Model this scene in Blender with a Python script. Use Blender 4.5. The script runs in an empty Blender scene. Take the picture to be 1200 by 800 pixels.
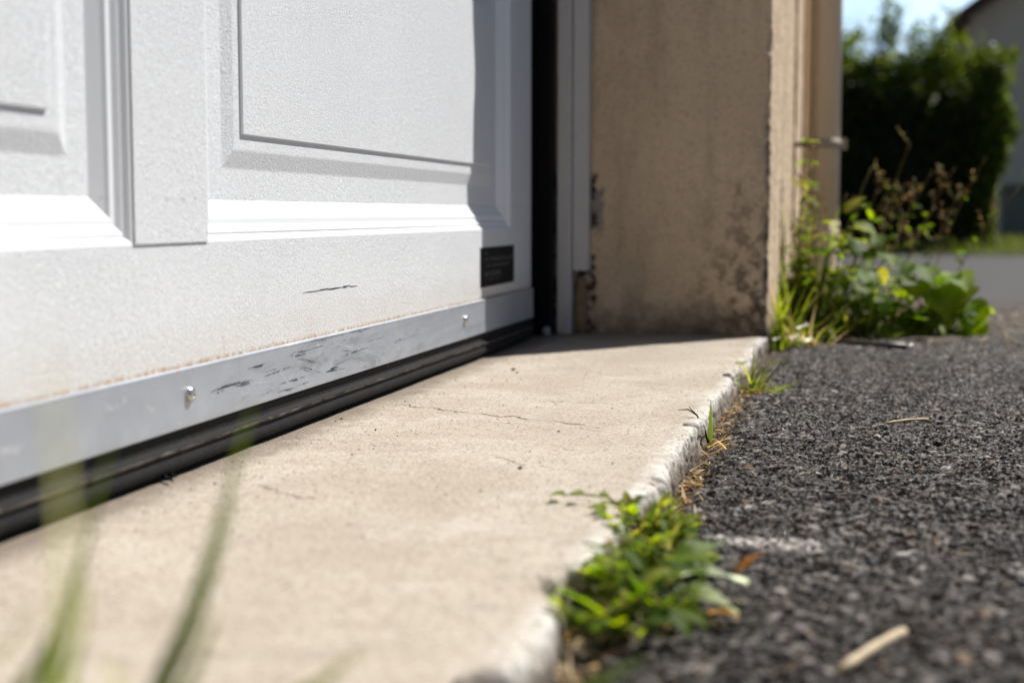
import bpy, math, random
import numpy as np
from mathutils import Vector

S = bpy.context.scene
COL = S.collection
R = math.radians
rng = np.random.default_rng(7)

# ------------------------------------------------------------------ camera constants (metres)
CAM = np.array([0.5562, 0.0, 0.22])
YAW, PITCH = R(13.70), R(5.1417)
FH = np.array([-math.sin(YAW), math.cos(YAW), 0.0]); RT = np.array([math.cos(YAW), math.sin(YAW), 0.0]); UZ = np.array([0, 0, 1.0])
FW = FH * math.cos(PITCH) - UZ * math.sin(PITCH); UP = FH * math.sin(PITCH) + UZ * math.cos(PITCH)
def at(u, v, d):
    """a point of the place at depth d metres in the direction of photo pixel u, v"""
    return CAM + d * (FW + RT * (u - 600) / 1667.0 + UP * (400 - v) / 1667.0)
def on_x(u, v, x):
    r = FW + RT * (u - 600) / 1667.0 + UP * (400 - v) / 1667.0
    return CAM + r * ((x - CAM[0]) / r[0])
def on_y(u, v, y):
    r = FW + RT * (u - 600) / 1667.0 + UP * (400 - v) / 1667.0
    return CAM + r * (y / r[1])
def on_z(u, v, z):
    r = FW + RT * (u - 600) / 1667.0 + UP * (400 - v) / 1667.0
    return CAM + r * ((z - CAM[2]) / r[2])

# ------------------------------------------------------------------ numpy noise
def _h(ix, iy, seed):
    n = (ix.astype(np.int64) * 374761393 + iy.astype(np.int64) * 668265263 + seed * 974711) & 0x7fffffff
    n = ((n ^ (n >> 13)) * 1274126177) & 0x7fffffff
    n = ((n ^ (n >> 16)) * 2246822519) & 0x7fffffff
    return (n & 0xffff) / 65535.0
def vnoise(x, y, seed=0):
    x = np.asarray(x, float); y = np.asarray(y, float)
    xi = np.floor(x); yi = np.floor(y); fx = x - xi; fy = y - yi
    fx = fx * fx * (3 - 2 * fx); fy = fy * fy * (3 - 2 * fy)
    a = _h(xi, yi, seed); b = _h(xi + 1, yi, seed); c = _h(xi, yi + 1, seed); d = _h(xi + 1, yi + 1, seed)
    return (a * (1 - fx) + b * fx) * (1 - fy) + (c * (1 - fx) + d * fx) * fy
def fbm(x, y, seed=0, oct=4):
    t = 0.0; a = 0.5; f = 1.0; s = 0.0
    for i in range(oct):
        t = t + a * vnoise(x * f, y * f, seed + i * 17); s += a; a *= 0.5; f *= 2.03
    return t / s
def sstep(a, b, x):
    t = np.clip((x - a) / (b - a), 0, 1); return t * t * (3 - 2 * t)

# ------------------------------------------------------------------ object helpers
def tag(o, label=None, cat=None, group=None, kind=None):
    if label: o['label'] = label
    if cat: o['category'] = cat
    if group: o['group'] = group
    if kind: o['kind'] = kind
    return o
def empty(name, loc=(0, 0, 0)):
    o = bpy.data.objects.new(name, None); o.location = loc; o.empty_display_size = .05; COL.objects.link(o); return o
def link_mesh(name, verts, faces, mats, parent=None, smooth=False, col=None, midx=None, loc=None):
    """verts in world metres; a child of an Empty is stored relative to it"""
    me = bpy.data.meshes.new(name)
    verts = np.asarray(verts, float).reshape(-1, 3)
    o = bpy.data.objects.new(name, me)
    base = np.zeros(3)
    q = parent
    while q is not None:
        base = base + np.array(q.location); q = q.parent
    if loc is not None: base = base + np.array(loc)
    verts = verts - base
    if isinstance(faces, np.ndarray):
        nf, k = faces.shape
        me.vertices.add(len(verts)); me.vertices.foreach_set('co', verts.ravel())
        me.loops.add(nf * k); me.loops.foreach_set('vertex_index', faces.ravel().astype(np.int32))
        me.polygons.add(nf); me.polygons.foreach_set('loop_start', np.arange(0, nf * k, k, dtype=np.int32))
        me.update(calc_edges=True)
    else:
        me.from_pydata([tuple(v) for v in verts], [], faces)
        me.update()
    if not isinstance(mats, (list, tuple)): mats = [mats]
    for m in mats: me.materials.append(m)
    if midx is not None: me.polygons.foreach_set('material_index', np.asarray(midx, np.int32))
    me.polygons.foreach_set('use_smooth', np.full(len(me.polygons), bool(smooth)))
    if col is not None:
        a = me.color_attributes.new('col', 'FLOAT_COLOR', 'POINT')
        c = np.ones((len(verts), 4), np.float32); c[:, :3] = np.asarray(col, np.float32)
        a.data.foreach_set('color', c.ravel())
    COL.objects.link(o)
    if loc is not None: o.location = loc
    if parent is not None: o.parent = parent
    return o

class MB:
    def __init__(self): self.v = []; self.f = []; self.c = []
    def add(self, v, f, col=(.5, .5, .5)):
        n = len(self.v); self.v.extend([tuple(map(float, p)) for p in v]); self.f.extend([tuple(i + n for i in q) for q in f])
        self.c.extend([tuple(col)] * len(v) if np.ndim(col) == 1 else [tuple(x) for x in col]); return self
    def build(self, name, mat, parent=None, smooth=False, loc=None):
        return link_mesh(name, self.v, self.f, mat, parent, smooth, self.c, loc=loc)
    def box(self, a, b, col=(.5, .5, .5)):
        (x0, y0, z0), (x1, y1, z1) = a, b
        v = [(x0, y0, z0), (x1, y0, z0), (x1, y1, z0), (x0, y1, z0), (x0, y0, z1), (x1, y0, z1), (x1, y1, z1), (x0, y1, z1)]
        return self.add(v, [(3, 2, 1, 0), (4, 5, 6, 7), (0, 1, 5, 4), (1, 2, 6, 5), (2, 3, 7, 6), (3, 0, 4, 7)], col)
    def tube(self, pts, rad, n=6, col=(.5, .5, .5), cap=True):
        pts = [np.array(p, float) for p in pts]; V = []; F = []
        if np.isscalar(rad): rad = [rad] * len(pts)
        ref = np.array([0.3, 0.2, 1.0])
        for i, p in enumerate(pts):
            t = pts[min(i + 1, len(pts) - 1)] - pts[max(i - 1, 0)]; t = t / (np.linalg.norm(t) + 1e-9)
            a = np.cross(t, ref)
            if np.linalg.norm(a) < .1: a = np.cross(t, np.array([1.0, 0, 0]))
            a /= np.linalg.norm(a); b = np.cross(t, a)
            for k in range(n):
                w = 2 * math.pi * k / n; V.append(p + rad[i] * (a * math.cos(w) + b * math.sin(w)))
        for i in range(len(pts) - 1):
            for k in range(n):
                F.append((i * n + k, i * n + (k + 1) % n, (i + 1) * n + (k + 1) % n, (i + 1) * n + k))
        if cap: F.append(tuple(range(n - 1, -1, -1))); F.append(tuple(range((len(pts) - 1) * n, len(pts) * n)))
        return self.add(V, F, col)

def bevel(o, w, seg=2):
    m = o.modifiers.new('bevel', 'BEVEL'); m.width = w; m.segments = seg; m.limit_method = 'ANGLE'; return o

# ------------------------------------------------------------------ material helpers
class NT:
    def __init__(self, name):
        self.m = bpy.data.materials.new(name); self.m.use_nodes = True; self.t = self.m.node_tree; self.t.nodes.clear()
        self.out = self.n('ShaderNodeOutputMaterial'); self.b = self.n('ShaderNodeBsdfPrincipled')
        self.l(self.b.outputs[0], self.out.inputs['Surface'])
        self.pos = self.n('ShaderNodeNewGeometry').outputs['Position']
    def n(self, ty, **kw):
        x = self.t.nodes.new(ty)
        for k, v in kw.items(): setattr(x, k, v)
        return x
    def l(self, a, b): self.t.links.new(a, b)
    def set(self, sock, v):
        if isinstance(v, bpy.types.NodeSocket): self.l(v, sock)
        else:
            if sock.type == 'RGBA' and not np.isscalar(v) and len(v) == 3: v = (*v, 1)
            sock.default_value = v
    def math(self, op, a, b=None, c=None, clamp=False):
        x = self.n('ShaderNodeMath', operation=op, use_clamp=clamp); self.set(x.inputs[0], a)
        if b is not None: self.set(x.inputs[1], b)
        if c is not None: self.set(x.inputs[2], c)
        return x.outputs[0]
    def sep(self):
        x = self.n('ShaderNodeSeparateXYZ'); self.l(self.pos, x.inputs[0]); return x.outputs
    def scaled(self, s, off=(0, 0, 0)):
        x = self.n('ShaderNodeMapping'); self.l(self.pos, x.inputs['Vector']); x.inputs['Scale'].default_value = s; x.inputs['Location'].default_value = off
        return x.outputs[0]
    def noise(self, scale, detail=3, rough=.5, dist=0, vec=None):
        x = self.n('ShaderNodeTexNoise'); self.l(vec or self.pos, x.inputs['Vector'])
        x.inputs['Scale'].default_value = scale; x.inputs['Detail'].default_value = detail; x.inputs['Roughness'].default_value = rough; x.inputs['Distortion'].default_value = dist
        return x.outputs['Fac']
    def voro(self, scale, feature='F1', out='Distance', vec=None, rand=1.0):
        x = self.n('ShaderNodeTexVoronoi', feature=feature); self.l(vec or self.pos, x.inputs['Vector']); x.inputs['Scale'].default_value = scale
        x.inputs['Randomness'].default_value = rand
        return x.outputs[out]
    def ramp(self, v, a, b, smooth=True):
        x = self.n('ShaderNodeMapRange'); x.interpolation_type = 'SMOOTHSTEP' if smooth else 'LINEAR'
        self.set(x.inputs['Value'], v); x.inputs['From Min'].default_value = a; x.inputs['From Max'].default_value = b
        if a > b:
            x.inputs['From Min'].default_value = b; x.inputs['From Max'].default_value = a; x.inputs['To Min'].default_value = 1; x.inputs['To Max'].default_value = 0
        return x.outputs[0]
    def mix(self, f, a, b, mode='MIX'):
        x = self.n('ShaderNodeMix', data_type='RGBA', blend_type=mode); self.set(x.inputs['Factor'], f); self.set(x.inputs['A'], a) if False else None
        self.set(x.inputs[6], a); self.set(x.inputs[7], b); return x.outputs[2]
    def bump(self, h, dist, strength=1.0, prev=None):
        x = self.n('ShaderNodeBump'); self.l(h, x.inputs['Height']); x.inputs['Distance'].default_value = dist; x.inputs['Strength'].default_value = strength
        if prev is not None: self.l(prev, x.inputs['Normal'])
        return x.outputs[0]
    def attr(self, name='col'):
        x = self.n('ShaderNodeAttribute', attribute_name=name); return x.outputs['Color']
    def fin(self, base, rough=.5, normal=None, metal=0.0, spec=.5):
        self.set(self.b.inputs['Base Color'], base); self.set(self.b.inputs['Roughness'], rough); self.set(self.b.inputs['Metallic'], metal)
        self.set(self.b.inputs['Specular IOR Level'], spec)
        if normal is not None: self.l(normal, self.b.inputs['Normal'])
        return self.m

def mul(n, *a):
    r = a[0]
    for x in a[1:]: r = n.math('MULTIPLY', r, x)
    return r

# ---- door paint
def door_paint(name, textured):
    n = NT(name); X, Y, Z = n.sep()
    base = n.mix(n.ramp(n.noise(5, 4, .6), .35, .7), (.80, .822, .845), (.775, .798, .822))
    # rust-brown run-off held on the top edge of the metal strip
    w = n.math('MULTIPLY', n.noise(60, 5, .7), .007)
    line = n.ramp(n.math('SUBTRACT', Z, w), (.0920), .0865)
    soft = n.math('MULTIPLY', n.ramp(n.math('SUBTRACT', Z, n.math('MULTIPLY', n.noise(14, 4, .6), .05)), .120, .062), .42)
    base = n.mix(soft, base, (.62, .55, .44))
    base = n.mix(mul(n, line, n.ramp(n.noise(150, 3, .6), .30, .62), n.ramp(n.noise(12, 3), .15, .5), 1.0), base, (.46, .25, .085))
    # faint streaks below the strip rust and small drips
    dr = mul(n, n.ramp(n.noise(34, 2, .5, vec=n.scaled((1, 1, .12))), .66, .76), n.ramp(Z, .15, .09), .45)
    base = n.mix(dr, base, (.58, .42, .20))
    # specks of dirt gathered where the ledge meets the recess
    band = n.ramp(n.math('ABSOLUTE', n.math('SUBTRACT', Z, .2315)), .0035, .0008)
    sp = n.math('MULTIPLY', band, n.ramp(n.noise(240, 3, .7), .55, .70))
    base = n.mix(n.math('MULTIPLY', sp, .8), base, (.26, .15, .07))
    dots = n.ramp(n.voro(95), .055, .03)
    gate = n.ramp(n.noise(9, 3, .6), .58, .66)
    base = n.mix(mul(n, dots, gate, .75), base, (.30, .22, .14))
    d2 = mul(n, n.ramp(n.voro(170), .10, .05), n.ramp(n.noise(13, 3), .45, .6), n.ramp(Z, .20, .10), .5)
    base = n.mix(d2, base, (.36, .27, .18))
    nm = None
    if textured:
        v1 = n.noise(275, 2.5, .6, 1.4)
        v2 = n.noise(330, 2, .5, .8, vec=n.scaled((1, 1.25, .8), (3, 1, 7)))
        rid = n.math('ABSOLUTE', n.math('SUBTRACT', v1, .5))
        hgt = n.math('ADD', n.ramp(rid, 0, .10), n.math('MULTIPLY', n.ramp(v2, .35, .65), .7))
        nm = n.bump(hgt, .00046, .85)
        nm = n.bump(n.noise(30, 2), .0008, .35, nm)
    else:
        nm = n.bump(n.noise(120, 3, .6), .00015, .5)
    return n.fin(base, n.ramp(n.noise(40, 3), .2, .8) if False else .42, nm, spec=.4)
M_DOOR = door_paint('white_embossed_paint', True)
M_MOULD = door_paint('white_smooth_paint', False)

# ---- dull aluminium
def alu():
    n = NT('dull_aluminium'); X, Y, Z = n.sep()
    br = n.noise(60, 4, .6, vec=n.scaled((1, .08, 2.2)))
    cl = n.noise(28, 5, .65, .4)
    base = n.mix(cl, (.40, .435, .49), (.585, .62, .675))
    pit = n.ramp(n.noise(420, 3, .7), .66, .74)
    base = n.mix(n.math('MULTIPLY', pit, .5), base, (.36, .35, .34))
    rust = n.math('MULTIPLY', n.ramp(n.noise(70, 4, .7), .60, .70), n.math('MAXIMUM', n.ramp(Z, .0815, .0895), n.ramp(Z, .0465, .0405)))
    base = n.mix(n.math('MULTIPLY', rust, .85), base, (.42, .22, .09))
    sme = mul(n, n.ramp(n.noise(22, 6, .72, .8, vec=n.scaled((1, .35, 1.6), (2, 1, 0))), .50, .66), n.ramp(Y, 1.10, 1.25), n.ramp(Y, 1.95, 1.7), .45)
    base = n.mix(sme, base, (.20, .205, .215))
    bright = n.ramp(n.noise(46, 3, .6, 1.0, vec=n.scaled((1, .35, 1.0), (0, 3, 2))), .64, .72)
    base = n.mix(n.math('MULTIPLY', bright, .35), base, (.85, .85, .85))
    ro = n.math('ADD', n.math('MULTIPLY', br, .25), .36)
    nm = n.bump(n.noise(900, 2), .00005, .6); nm = n.bump(n.noise(14, 2, vec=n.scaled((1, .3, 1))), .0012, .5, nm)
    return n.fin(base, ro, nm, metal=n.math('MULTIPLY', n.ramp(rust, .5, .2), .72))
M_ALU = alu()
def simple(name, c, rough=.5, bscale=0, bdist=.001, metal=0, var=.12, vscale=20, spec=.5):
    n = NT(name); c = np.array(c)
    base = n.mix(n.noise(vscale, 4, .6), tuple(c * (1 - var)), tuple(np.minimum(c * (1 + var), 1)))
    nm = n.bump(n.noise(bscale, 3, .6), bdist, .7) if bscale else None
    return n.fin(base, rough, nm, metal, spec)

M_RIVET = simple('steel_rivet', (.55, .54, .53), .28, 300, .0002, 1.0)
M_SCUFF = simple('black_scuff', (.035, .035, .04), .7, 0)
M_PALE_SCRATCH = simple('bright_scratch', (.80, .80, .80), .45, 0, metal=.3)
def rubber():
    n = NT('weathered_rubber'); X, Y, Z = n.sep()
    base = n.mix(n.noise(50, 5, .65), (.010, .010, .011), (.024, .023, .023))
    band = n.ramp(n.math('ABSOLUTE', n.math('SUBTRACT', n.math('ADD', Z, n.math('MULTIPLY', n.noise(60, 3), .003)), .0238)), (.0022), .0004)
    dust = n.math('MULTIPLY', band, n.ramp(n.noise(90, 5, .7, vec=n.scaled((1, .4, 1))), .34, .58))
    base = n.mix(n.math('MULTIPLY', dust, .7), base, (.21, .185, .155))
    grit = n.ramp(n.noise(420, 2, .6), .62, .72)
    base = n.mix(n.math('MULTIPLY', grit, .30), base, (.16, .14, .12))
    return n.fin(base, .68, n.bump(n.noise(300, 4, .7), .0006, .8), spec=.10)
M_RUBBER = rubber()
M_GAP = simple('black_gap_shade', (.006, .006, .007), .75, 200, .0003, spec=.15)  # black colour stands in for the shade in the gap beside the door
M_DARK = simple('dark_interior', (.01, .01, .011), .9, spec=.1)
M_LABEL = simple('black_label_film', (.006, .006, .008), .6, spec=.15)
M_INK = simple('grey_label_print', (.06, .06, .066), .6)

# ---- concrete
def concrete():
    n = NT('sandy_concrete'); X, Y, Z = n.sep()
    b1 = n.noise(7, 5, .62, .3); b2 = n.noise(38, 4, .6)
    base = n.mix(n.ramp(b1, .32, .70), (.364, .313, .250), (.452, .400, .330))
    base = n.mix(n.math('MULTIPLY', n.ramp(b2, .50, .75), .45), base, (.40, .33, .25))
    # sand grains
    g = n.voro(520, 'F1', 'Color'); gs = n.n('ShaderNodeSeparateColor'); n.l(g, gs.inputs[0])
    base = n.mix(n.math('MULTIPLY', n.ramp(gs.outputs[0], .80, .86), .75), base, (.20, .16, .12))
    base = n.mix(n.math('MULTIPLY', n.ramp(gs.outputs[1], .86, .94), .28), base, (.62, .57, .50))
    pits = n.math('MULTIPLY', n.math('MAXIMUM', n.ramp(n.voro(85), .11, .05), n.ramp(n.voro(190, vec=n.scaled((1, 1, 1), (.3, .7, 0))), .14, .07)), n.ramp(n.noise(16, 3), .44, .58))
    base = n.mix(n.math('MULTIPLY', pits, .75), base, (.14, .10, .07))
    # streaky wear along the threshold
    st = n.math('MULTIPLY', n.ramp(n.noise(26, 6, .7, .6, vec=n.scaled((.45, 1, 1), (4, 2, 1))), .54, .70), n.ramp(n.noise(5, 2), .35, .6))
    base = n.mix(n.math('MULTIPLY', st, .55), base, (.26, .22, .175))
    st2 = n.ramp(n.noise(15, 5, .65, .5, vec=n.scaled((1, .45, 1), (9, 5, 1))), .55, .72)
    base = n.mix(n.math('MULTIPLY', st2, .35), base, (.53, .485, .43))
    # grime under the door
    gr = n.ramp(n.math('SUBTRACT', X, n.math('MULTIPLY', n.noise(26, 5, .65), .075)), .020, -.030)
    base = n.mix(n.math('MULTIPLY', gr, .75), base, (.16, .125, .095))
    jo = n.ramp(n.math('ABSOLUTE', n.math('SUBTRACT', Y, .425)), .016, .010)
    base = n.mix(n.math('MULTIPLY', jo, .9), base, (.05, .04, .03))
    gr2 = n.math('MULTIPLY', n.ramp(Y, 2.40, 2.58), n.ramp(n.noise(18, 4), .3, .7))
    base = n.mix(n.math('MULTIPLY', gr2, .6), base, (.20, .155, .115))
    # worn whiter arris with chips
    ed = n.math('MULTIPLY', n.ramp(n.math('ADD', X, n.math('MULTIPLY', n.noise(42, 4, .6), .03)), .388, .412), n.ramp(Z, -.020, -.006))
    base = n.mix(mul(n, ed, n.ramp(n.noise(30, 5, .7), .28, .60), .9), base, (.64, .612, .57))
    low = n.math('MULTIPLY', n.ramp(n.math('ADD', Z, n.math('MULTIPLY', n.noise(90, 4), .022)), .002, -.010), n.ramp(X, .33, .36))
    base = n.mix(n.math('MULTIPLY', low, .7), base, (.17, .14, .11))
    ck = n.math('MULTIPLY', n.ramp(n.noise(170, 4, .65), .54, .60), ed)
    base = n.mix(n.math('MULTIPLY', ck, .8), base, (.17, .14, .11))
    # hairline cracks: polyline y = f(x) with jitter
    cr = None
    def crack(x0, y0, x1, y1, wd, seed, gap=.42):
        s = (y1 - y0) / (x1 - x0)
        j = n.math('MULTIPLY', n.math('SUBTRACT', n.noise(26, 6, .7, vec=n.scaled((1, .25, 1), (seed, 0, 0))), .5), .075)
        d = n.math('ABSOLUTE', n.math('SUBTRACT', n.math('SUBTRACT', Y, n.math('ADD', n.math('MULTIPLY', n.math('SUBTRACT', X, x0), s), y0)), j))
        wv = n.math('MULTIPLY', n.ramp(n.noise(45, 3, vec=n.scaled((1, .1, 1), (seed + 3, 0, 0))), gap - .06, gap + .16), wd)
        m = n.math('MULTIPLY', n.math('LESS_THAN', d, wv), n.math('MULTIPLY', n.math('GREATER_THAN', X, x0), n.math('LESS_THAN', X, x1)))
        return m
    for a in [(.038, 1.558, .30, 1.43, .0030, 0, .40), (.070, 1.068, .150, 1.018, .0016, 5, .36), (.24, 1.235, .275, 1.20, .0016, 9, .3), (.20, 1.62, .385, 1.60, .0016, 12, .50), (.02, 1.30, .12, 1.265, .0014, 15, .46)]:
        m = crack(*a); cr = m if cr is None else n.math('MAXIMUM', cr, m)
    base = n.mix(n.math('MULTIPLY', cr, .85), base, (.075, .055, .04))
    hgt = n.math('ADD', n.noise(460, 3, .65), n.math('MULTIPLY', n.noise(120, 3, .6), .9))
    hgt = n.math('SUBTRACT', n.math('SUBTRACT', hgt, n.math('MULTIPLY', cr, 3.0)), n.math('MULTIPLY', pits, 2.0))
    nm = n.bump(hgt, .0013, .95); nm = n.bump(n.noise(16, 3), .004, .5, nm)
    return n.fin(base, .85, nm, spec=.25)
M_CONC = concrete()

# ---- asphalt (stone colours are stored per aggregate stone)
def asphalt():
    n = NT('coarse_asphalt')
    c = n.attr(); base = n.mix(n.math('MULTIPLY', n.ramp(n.noise(700, 3, .6), .58, .75), .30), c, (.12, .105, .09))
    dust = n.math('MULTIPLY', n.ramp(n.noise(11, 5, .6), .48, .72), n.ramp(n.noise(260, 3), .42, .62))
    base = n.mix(n.math('MULTIPLY', dust, .22), base, (.13, .10, .072))
    nm = n.bump(n.noise(650, 4, .7), .0012, .9)
    return n.fin(base, n.math('ADD', n.math('MULTIPLY', n.ramp(n.noise(420, 2), .38, .62), .55), .16), nm, spec=n.math('MULTIPLY', n.ramp(n.noise(260, 2), .46, .64), .65))
M_ASPH = asphalt()
def farroad():
    n = NT('old_road_asphalt')
    base = n.mix(n.noise(3, 5, .6), (.040, .038, .038), (.065, .062, .060))
    base = n.mix(n.math('MULTIPLY', n.ramp(n.noise(60, 3, .7), .5, .7), .5), base, (.04, .039, .038))
    return n.fin(base, .75, n.bump(n.noise(140, 3, .7), .006, .8), spec=.3)
M_ROAD = farroad()

# ---- rendered wall
def render_wall():
    n = NT('tan_roughcast'); X, Y, Z = n.sep()
    base = n.mix(n.ramp(n.noise(6, 5, .6), .3, .7), (.60, .450, .300), (.68, .520, .355))
    base = n.mix(n.math('MULTIPLY', n.ramp(n.noise(11, 5, .65, vec=n.scaled((1, 1, .16))), .48, .72), .75), base, (.40, .31, .215))
    gr = n.voro(260, 'F1', 'Color'); gs = n.n('ShaderNodeSeparateColor'); n.l(gr, gs.inputs[0])
    base = n.mix(n.math('MULTIPLY', n.ramp(gs.outputs[0], .8, .9), .35), base, (.26, .20, .14))
    base = n.mix(n.math('MULTIPLY', n.ramp(gs.outputs[1], .8, .9), .30), base, (.70, .60, .48))
    # mould and splash dirt rising from the slab and in the outer corner
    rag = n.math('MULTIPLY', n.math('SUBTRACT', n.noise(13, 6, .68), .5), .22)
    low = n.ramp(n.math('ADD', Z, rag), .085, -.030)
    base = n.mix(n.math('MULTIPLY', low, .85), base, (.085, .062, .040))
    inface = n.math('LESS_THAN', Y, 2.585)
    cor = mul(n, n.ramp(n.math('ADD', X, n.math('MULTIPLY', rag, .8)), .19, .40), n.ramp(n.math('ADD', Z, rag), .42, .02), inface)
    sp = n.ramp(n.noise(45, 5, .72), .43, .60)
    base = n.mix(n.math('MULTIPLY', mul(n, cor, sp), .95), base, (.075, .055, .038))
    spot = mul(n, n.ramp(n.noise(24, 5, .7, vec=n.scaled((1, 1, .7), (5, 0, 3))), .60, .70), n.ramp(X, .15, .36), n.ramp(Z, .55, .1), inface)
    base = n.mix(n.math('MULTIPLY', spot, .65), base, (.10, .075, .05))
    jn = n.math('MULTIPLY', n.math('SUBTRACT', n.noise(42, 6, .75), .5), .045)
    jx = n.math('ADD', X, jn)
    gm = mul(n, n.ramp(jx, .105, .098), n.ramp(n.math('ADD', Z, n.math('MULTIPLY', jn, 2.5)), .275, .262), n.ramp(n.math('ADD', Z, n.math('MULTIPLY', jn, 2.5)), .180, .195), inface)
    base = n.mix(n.math('MULTIPLY', gm, .8), base, (.22, .21, .21))
    bm = mul(n, n.ramp(jx, .091, .086), n.ramp(n.noise(22, 5, .7), .44, .56), n.ramp(Z, .34, .27), inface)
    base = n.mix(n.math('MULTIPLY', bm, .95), base, (.016, .014, .012))
    # blue-black moss on the arris
    ar = mul(n, n.ramp(X, .388, .397), n.math('LESS_THAN', Y, 2.582), n.ramp(n.noise(17, 4, .6, vec=n.scaled((1, 1, .6))), .42, .52), n.ramp(Z, .56, .30))
    base = n.mix(n.math('MULTIPLY', ar, .9), base, (.028, .028, .032))
    nm = n.bump(n.math('ADD', n.noise(160, 4, .65), n.math('MULTIPLY', n.voro(210), .6)), 0.0022, .7); nm = n.bump(n.noise(24, 3), .004, .5, nm)
    return n.fin(base, .9, nm, spec=.2)
M_WALL = render_wall()
def pvc():
    n = NT('grey_white_frame'); X, Y, Z = n.sep()
    base = n.mix(n.noise(16, 4, .6), (.55, .54, .52), (.62, .61, .59))
    d = n.ramp(n.math('ADD', Z, n.math('MULTIPLY', n.noise(30, 5, .7), .12)), .13, .03)
    base = n.mix(n.math('MULTIPLY', d, .6), base, (.22, .17, .12))
    base = n.mix(n.math('MULTIPLY', n.ramp(n.noise(120, 3, .6), .66, .72), .6), base, (.15, .11, .08))
    return n.fin(base, .5, n.bump(n.noise(60, 3), .001, .5))
M_PVC = pvc()
M_ROT = simple('rotten_rusty_wood', (.25, .17, .10), .85, 90, .006, var=.75, vscale=60)
M_MOULDBLACK = simple('black_mould', (.012, .012, .012), .9, 120, .003)
M_MORTAR = simple('grey_mortar', (.30, .29, .27), .9, 120, .004, var=.3)
M_PIPE = simple('cream_pipe_paint', (.84, .67, .48), .22, 30, .0006, var=.06, vscale=8)
M_PIPE.node_tree.nodes['Principled BSDF'].inputs['Coat Weight'].default_value = .5
M_BRACKET = simple('weathered_bracket', (.42, .36, .29), .5, 120, .001, var=.35, vscale=50)

# ---- plants
def leafmat(name, trans=.52, rough=.58):
    n = NT(name); c = n.attr()
    c2 = n.mix(n.math('MULTIPLY', n.ramp(n.noise(90, 3, .6), .4, .75), .35), c, (.20, .20, .06))
    n.fin(c2, rough, n.bump(n.noise(180, 3), .0006, .6), spec=.20)
    tr = n.n('ShaderNodeBsdfTranslucent'); hs = n.n('ShaderNodeHueSaturation'); n.l(c2, hs.inputs['Color']); hs.inputs['Value'].default_value = 2.6; hs.inputs['Saturation'].default_value = 1.1
    n.l(hs.outputs[0], tr.inputs['Color'])
    mx = n.n('ShaderNodeMixShader'); mx.inputs[0].default_value = trans; n.l(n.b.outputs[0], mx.inputs[1]); n.l(tr.outputs[0], mx.inputs[2]); n.l(mx.outputs[0], n.out.inputs['Surface'])
    return n.m
M_LEAF = leafmat('fresh_leaf'); M_HEDGE = leafmat('hedge_leaf', .30, .40)
M_DRY = leafmat('dry_plant_matter', .2, .7)
def attrmat(name, rough=.8, bs=200, bd=.001, spec=.3):
    n = NT(name); return n.fin(n.attr(), rough, n.bump(n.noise(bs, 3), bd, .7), spec=spec)
M_GRIT = attrmat('loose_grit_stone', .6)
M_STRAW = attrmat('pale_straw', .55, 400, .0003)
M_STEM = attrmat('plant_stem', .6)
M_SOIL = simple('dark_soil', (.055, .040, .028), .95, 60, .01, var=.5, vscale=60)
M_VERGE = simple('verge_turf', (.045, .055, .018), .95, 20, .05, var=.4, vscale=4)
M_HOUSE = simple('grey_beige_render', (.74, .61, .44), .9, 30, .004, vscale=1.5)
M_ROOF = simple('brown_roof_tile', (.10, .05, .035), .8, 8, .03, var=.3, vscale=3)
M_WHITE = simple('white_joinery', (.65, .67, .70), .5)
M_GLASS = simple('dark_window_glass', (.10, .13, .17), .08)
M_BLUEDOOR = simple('pale_blue_door', (.42, .47, .55), .5)
M_GWALL = simple('dark_garden_wall', (.20, .19, .185), .9, 20, .01, vscale=4)
M_TUBE = simple('black_plastic', (.010, .010, .011), .35, 60, .0005)
M_TUBEEND = simple('bare_steel_tip', (.65, .65, .66), .25, 0, metal=1.0)

# ================================================================== GARAGE DOOR
door = empty('garage_door', (0, 1.085, .09))
tag(door, 'white embossed panelled garage door with a scuffed aluminium strip along its foot', 'garage door')
Y0, Y1 = -.25, 2.42
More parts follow.
